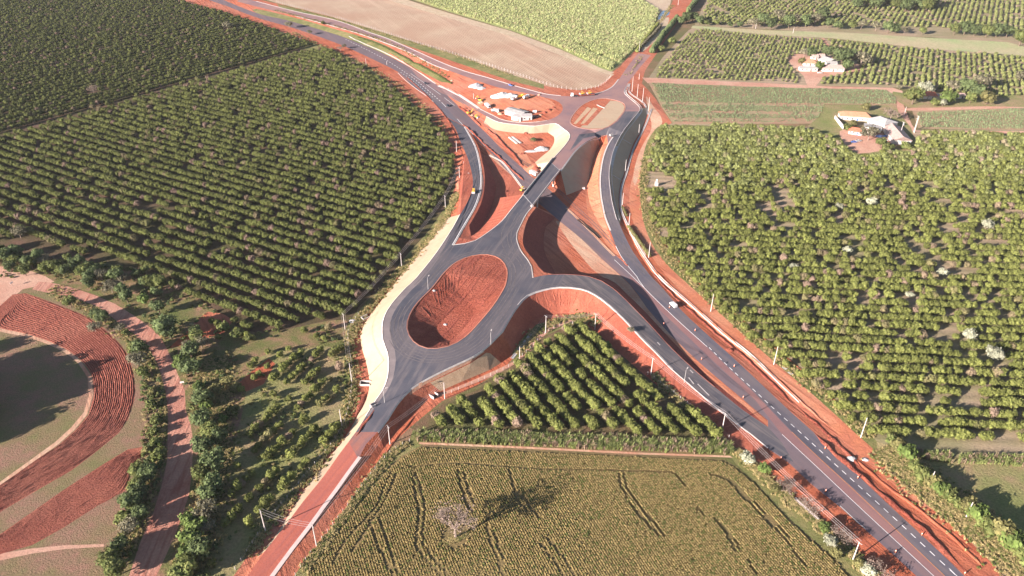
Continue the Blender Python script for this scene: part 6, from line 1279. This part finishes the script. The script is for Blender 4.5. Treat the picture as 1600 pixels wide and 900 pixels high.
# ------------------------------------------------------------------ farm buildings
ROOFM = {}
def roofmat(nm, c1, c2): return D.materials.get(nm) or ground(nm, c1, c2, s2=.5, s3=2.0, bump=.4, amt=.5, rows=(0, .6, .25, tuple(v * .7 for v in c1), .3))
OR_, RDR, GRR, WHR = roofmat('orange_tile_roof', (.50, .23, .13), (.57, .29, .18)), roofmat('red_tile_roof', (.55, .16, .09), (.62, .2, .12)), roofmat('weathered_roof', (.50, .33, .28), (.58, .42, .36)), roofmat('white_sheet_roof', (.40, .37, .35), (.46, .43, .40))
WALL = flat('white_wall', (.56, .51, .47), .85, var=.1)
def house(name, label, p, w_, d_, h, rh, rz, roof, hip=0, wins=3, cat='house', wallm=None, ov=.5, door=True):
    o = empty(name, p, rz, label, cat)
    if rh: 
        b = MB(); b.box((0, 0, h / 2 - .2), (w_, d_, h + .4)).obj('wall', wallm or WALL, o)
        if not hip:
            g = MB(); g.add([(s * (w_ / 2), -d_ / 2, h) for s in (-1,)] + [(-w_ / 2, d_ / 2, h), (-w_ / 2, 0, h + rh - .05), (w_ / 2, -d_ / 2, h), (w_ / 2, d_ / 2, h), (w_ / 2, 0, h + rh - .05)], [(0, 2, 1), (3, 4, 5)]); g.obj('gable', wallm or WALL, o)
        x, y = w_ / 2 + ov, d_ / 2 + ov; k = hip; zz = h - .02 - ov * rh / (d_ / 2)
        b = MB(); V = [(-x, -y, zz), (x, -y, zz), (x, y, zz), (-x, y, zz), (-x + k, 0, h + rh), (x - k, 0, h + rh)]; V2 = [(a, b_, c - .18) for a, b_, c in V]
        b.add(V + V2, [(0, 1, 5, 4), (2, 3, 4, 5), (1, 2, 5), (3, 0, 4), (7, 6, 10, 11), (9, 8, 11, 10), (8, 7, 11), (6, 9, 10), (0, 6, 7, 1), (1, 7, 8, 2), (2, 8, 9, 3), (3, 9, 6, 0)]); b.obj('roof', roof, o)
    else:
        MB().box((0, 0, h / 2 - .2), (w_, d_, h + .4)).obj('wall', wallm or WALL, o); MB().box((0, 0, h + .3), (w_ + .5, d_ + .5, .2)).obj('roof', roof, o)
    for i in range(wins):
        wx = -w_ / 2 + (i + .5 + (.0)) * w_ / wins
        if door and i == wins // 2:
            MB().box((wx, -d_ / 2 - .03, 1.05), (1.1, .1, 2.1)).obj('door', BLU if 'courtyard' in label else M['bark'], o)
        else:
            f = MB().box((wx, -d_ / 2 - .03, 1.6), (1.3, .1, 1.1)).obj('window', WALL, o); MB().box((wx, -d_ / 2 - .09, 1.6), (1.05, .04, .85)).obj('pane', MG, f)
    return o
def at2(x, y, x2, y2):
    a, b = G(x, y), G(x2, y2); return (a + b) / 2, (b - a).length, math.atan2(b.y - a.y, b.x - a.x)
# white farm with a courtyard
c, L, rz = at2(1313, 187, 1358, 190); n_ = Vector((-math.sin(rz), math.cos(rz), 0))
house('farmhouse', 'long white farmhouse wing with orange tile roof behind the courtyard', c + n_ * 4.5, L + 1, 9, 3.6, 2.4, rz, OR_, 4, 6)
c, L, rz = at2(1352, 192, 1378, 206); n_ = Vector((-math.sin(rz), math.cos(rz), 0))
house('farmhouse', 'tall white farm hall with a white front at the courtyard corner', c + n_ * 7.5, L * .85, 14, 5.0, 2.2, rz + .12, WHR, 5, 3, ov=.3)
c, L, rz = at2(1350, 203, 1380, 207); house('shed', 'low white flat-roofed annex in front of the white hall', c + Vector((0, 3, 0)), L * .9, 8, 3.0, 0, rz, WHR, 0, 3, cat='shed')
c, L, rz = at2(1387, 203, 1404, 226); n_ = Vector((-math.sin(rz), math.cos(rz), 0))
house('barn', 'long barn with weathered brown roof and white gable', c + n_ * 2, L, 13, 3.4, 2.6, rz, GRR, 0, 4, 'barn')
c, L, rz = at2(1328, 209, 1352, 213); house('small_house', 'small white house with red tile roof in front of the courtyard', c + Vector((0, 4, 0)), L * .9, 8, 2.8, 1.8, rz, RDR, 3, 4)
c, L, rz = at2(1356, 212, 1372, 214); house('shed', 'low pink-roofed shed beside the small red-roofed house', c + Vector((0, 5, 0)), L, 5, 2.6, .9, rz, GRR, 0, 2, 'shed')
c, L, rz = at2(1304, 185, 1317, 202.5); o = empty('garden_wall', c, rz, 'white garden wall running down the left side of the courtyard', 'wall'); MB().box((0, 0, 1.3), (L, .35, 2.9)).obj('wall_panel', WALL, o); MB().box((0, 0, 2.83), (L + .2, .6, .15)).obj('coping', M['concrete_w'], o)
bt = MB(); 
for i in range(4): bt.box((random.uniform(-3, 3), random.uniform(-1.5, 1.5), .9 + .12 * i), (4.5, 2.6, .1), i * .5)
for a in (-3, 3):
    for b_ in (-1.6, 1.6): bt.tube((a, b_, -.2), (a, b_, .9), .06, .06, 5)
o = bt.obj('tarpaulin', paint('blue_tarp', (.14, .22, .5))); o.location = G(1377, 215); tag(o, 'blue tarpaulin shelter in the farm yard beside the barn', 'tarpaulin')
car(1334, 222.5, .1, BLU, 'blue-black car parked in front of the small red-roofed house'); car(1341, 221, .3, WH, 'white car beside the blue-black one in the farm yard'); car(1383, 220, .2, WH, 'white car beneath the blue tarpaulin in the farm yard')
c, L, rz = at2(1402, 209, 1409, 216); truck(1404, 211, rz, WH, 'white truck parked behind the barn', 'box', WH, 6)
# tile-roofed farm further back
house('small_house', 'small house with orange hipped roof in the distant farm yard', G(1264, 101), 12, 9, 3, 2.4, -.1, OR_, 4, 3); house('shed', 'long low white shed at the front of the distant farm yard', G(1262, 110), 16, 6, 3, 1.0, -.03, WHR, 0, 4, 'shed')
house('shed', 'pale-roofed long shed at the back of the distant farm yard', G(1294, 98), 12, 14, 3, 2.0, R(118), WHR, 0, 3, 'shed'); house('shed', 'white-roofed shed between the two long sheds of the distant farm', G(1298, 103), 9, 8, 3.4, 1.2, -.1, WHR, 0, 2, 'shed')
house('farmhouse', 'farmhouse with pinkish roof and front porch in the distant farm', G(1299, 109.5), 20, 10, 3, 2.2, -.05, GRR, 2, 5); house('small_house', 'tiny white house at the back of the distant farm yard', G(1272, 92), 6, 5, 3, 1.5, 0, GRR, 0, 2); house('small_house', 'tiny pink-roofed house behind the distant farm yard', G(1281, 91), 7, 5, 3, 1.5, 0, GRR, 0, 2)
car(1281, 114.5, .1, WH, 'white-blue car parked in front of the distant farm')
# red-roofed farmhouse among trees
house('small_house', 'small house with bright red roof between round farm trees', G(1447, 152), 14, 9, 3, 2.2, -.1, RDR, 2, 3); house('shed', 'low grey shed in shade right of the red-roofed house', G(1460, 153), 14, 7, 2.8, .8, 0, GRR, 0, 2, 'shed'); house('shed', 'small pinkish shed behind the farm trees', G(1497, 152), 8, 6, 2.8, 1.0, 0, GRR, 0, 2, 'shed')
# construction site sheds
house('site_shed', 'large white site shed with pinkish roof in the construction yard', G(807, 179), 17, 9, 3.2, .9, wdir(800,178,815,181), WHR, 0, 2, 'shed'); house('site_container', 'left of the two grey site containers at the yard edge', G(809, 187), 9, 5, 2.9, 0, wdir(803,186,815,188), M['concrete_w'], 0, 2, 'container', M['concrete']); house('site_container', 'right of the two grey site containers at the yard edge', G(823, 186), 8, 6, 3.1, 0, .05, M['concrete_w'], 0, 2, 'container', M['concrete_g'])
car(836, 184, .1, BLK, 'dark car parked right of the site containers'); o = empty('water_tank', G(835.5, 176), 0, 'small white tank on red soil behind the site containers', 'tank'); MB().tube((-1.6, 0, 1.1), (1.6, 0, 1.1), .9, .9, 16).obj('tank_body', WH, o); MB().box((0, 0, .15), (2.6, 1.4, .3)).obj('cradle', M['concrete_g'], o)
# sign boards seen from behind by the dirt track
for x, y, rz, lb in ((286, 603, .3, 'small white sign board on a post beside the dirt track'), (20, 447, 1.2, 'white sign board leaning beside the pale track at the left')):
    o = empty('sign_board', G(x, y), rz, lb, 'sign'); MB().tube((0, 0, -.2), (0, 0, 2.2), .06, .06, 6).obj('post', M['bark'], o); MB().box((0, 0, 2.1), (1.6, .06, .9)).obj('board', M['white'], o)
# ------------------------------------------------------------------ haze: one even volume round the camera and the whole scene
hz = MB().box((0, 600, 109), (18400, 18400, 230)).obj('haze', None)
m = D.materials.new('haze_air'); m.use_nodes = True; n = m.node_tree; n.nodes.clear()
pv = N(n, 'ShaderNodeVolumePrincipled'); pv.inputs['Color'].default_value = (0.93, 0.90, 0.95, 1); pv.inputs['Density'].default_value = 0.00003; pv.inputs['Anisotropy'].default_value = 0.0
ou = N(n, 'ShaderNodeOutputMaterial'); n.links.new(pv.outputs[0], ou.inputs['Volume'])
hz.data.materials.append(m); tag(hz, kind='stuff')
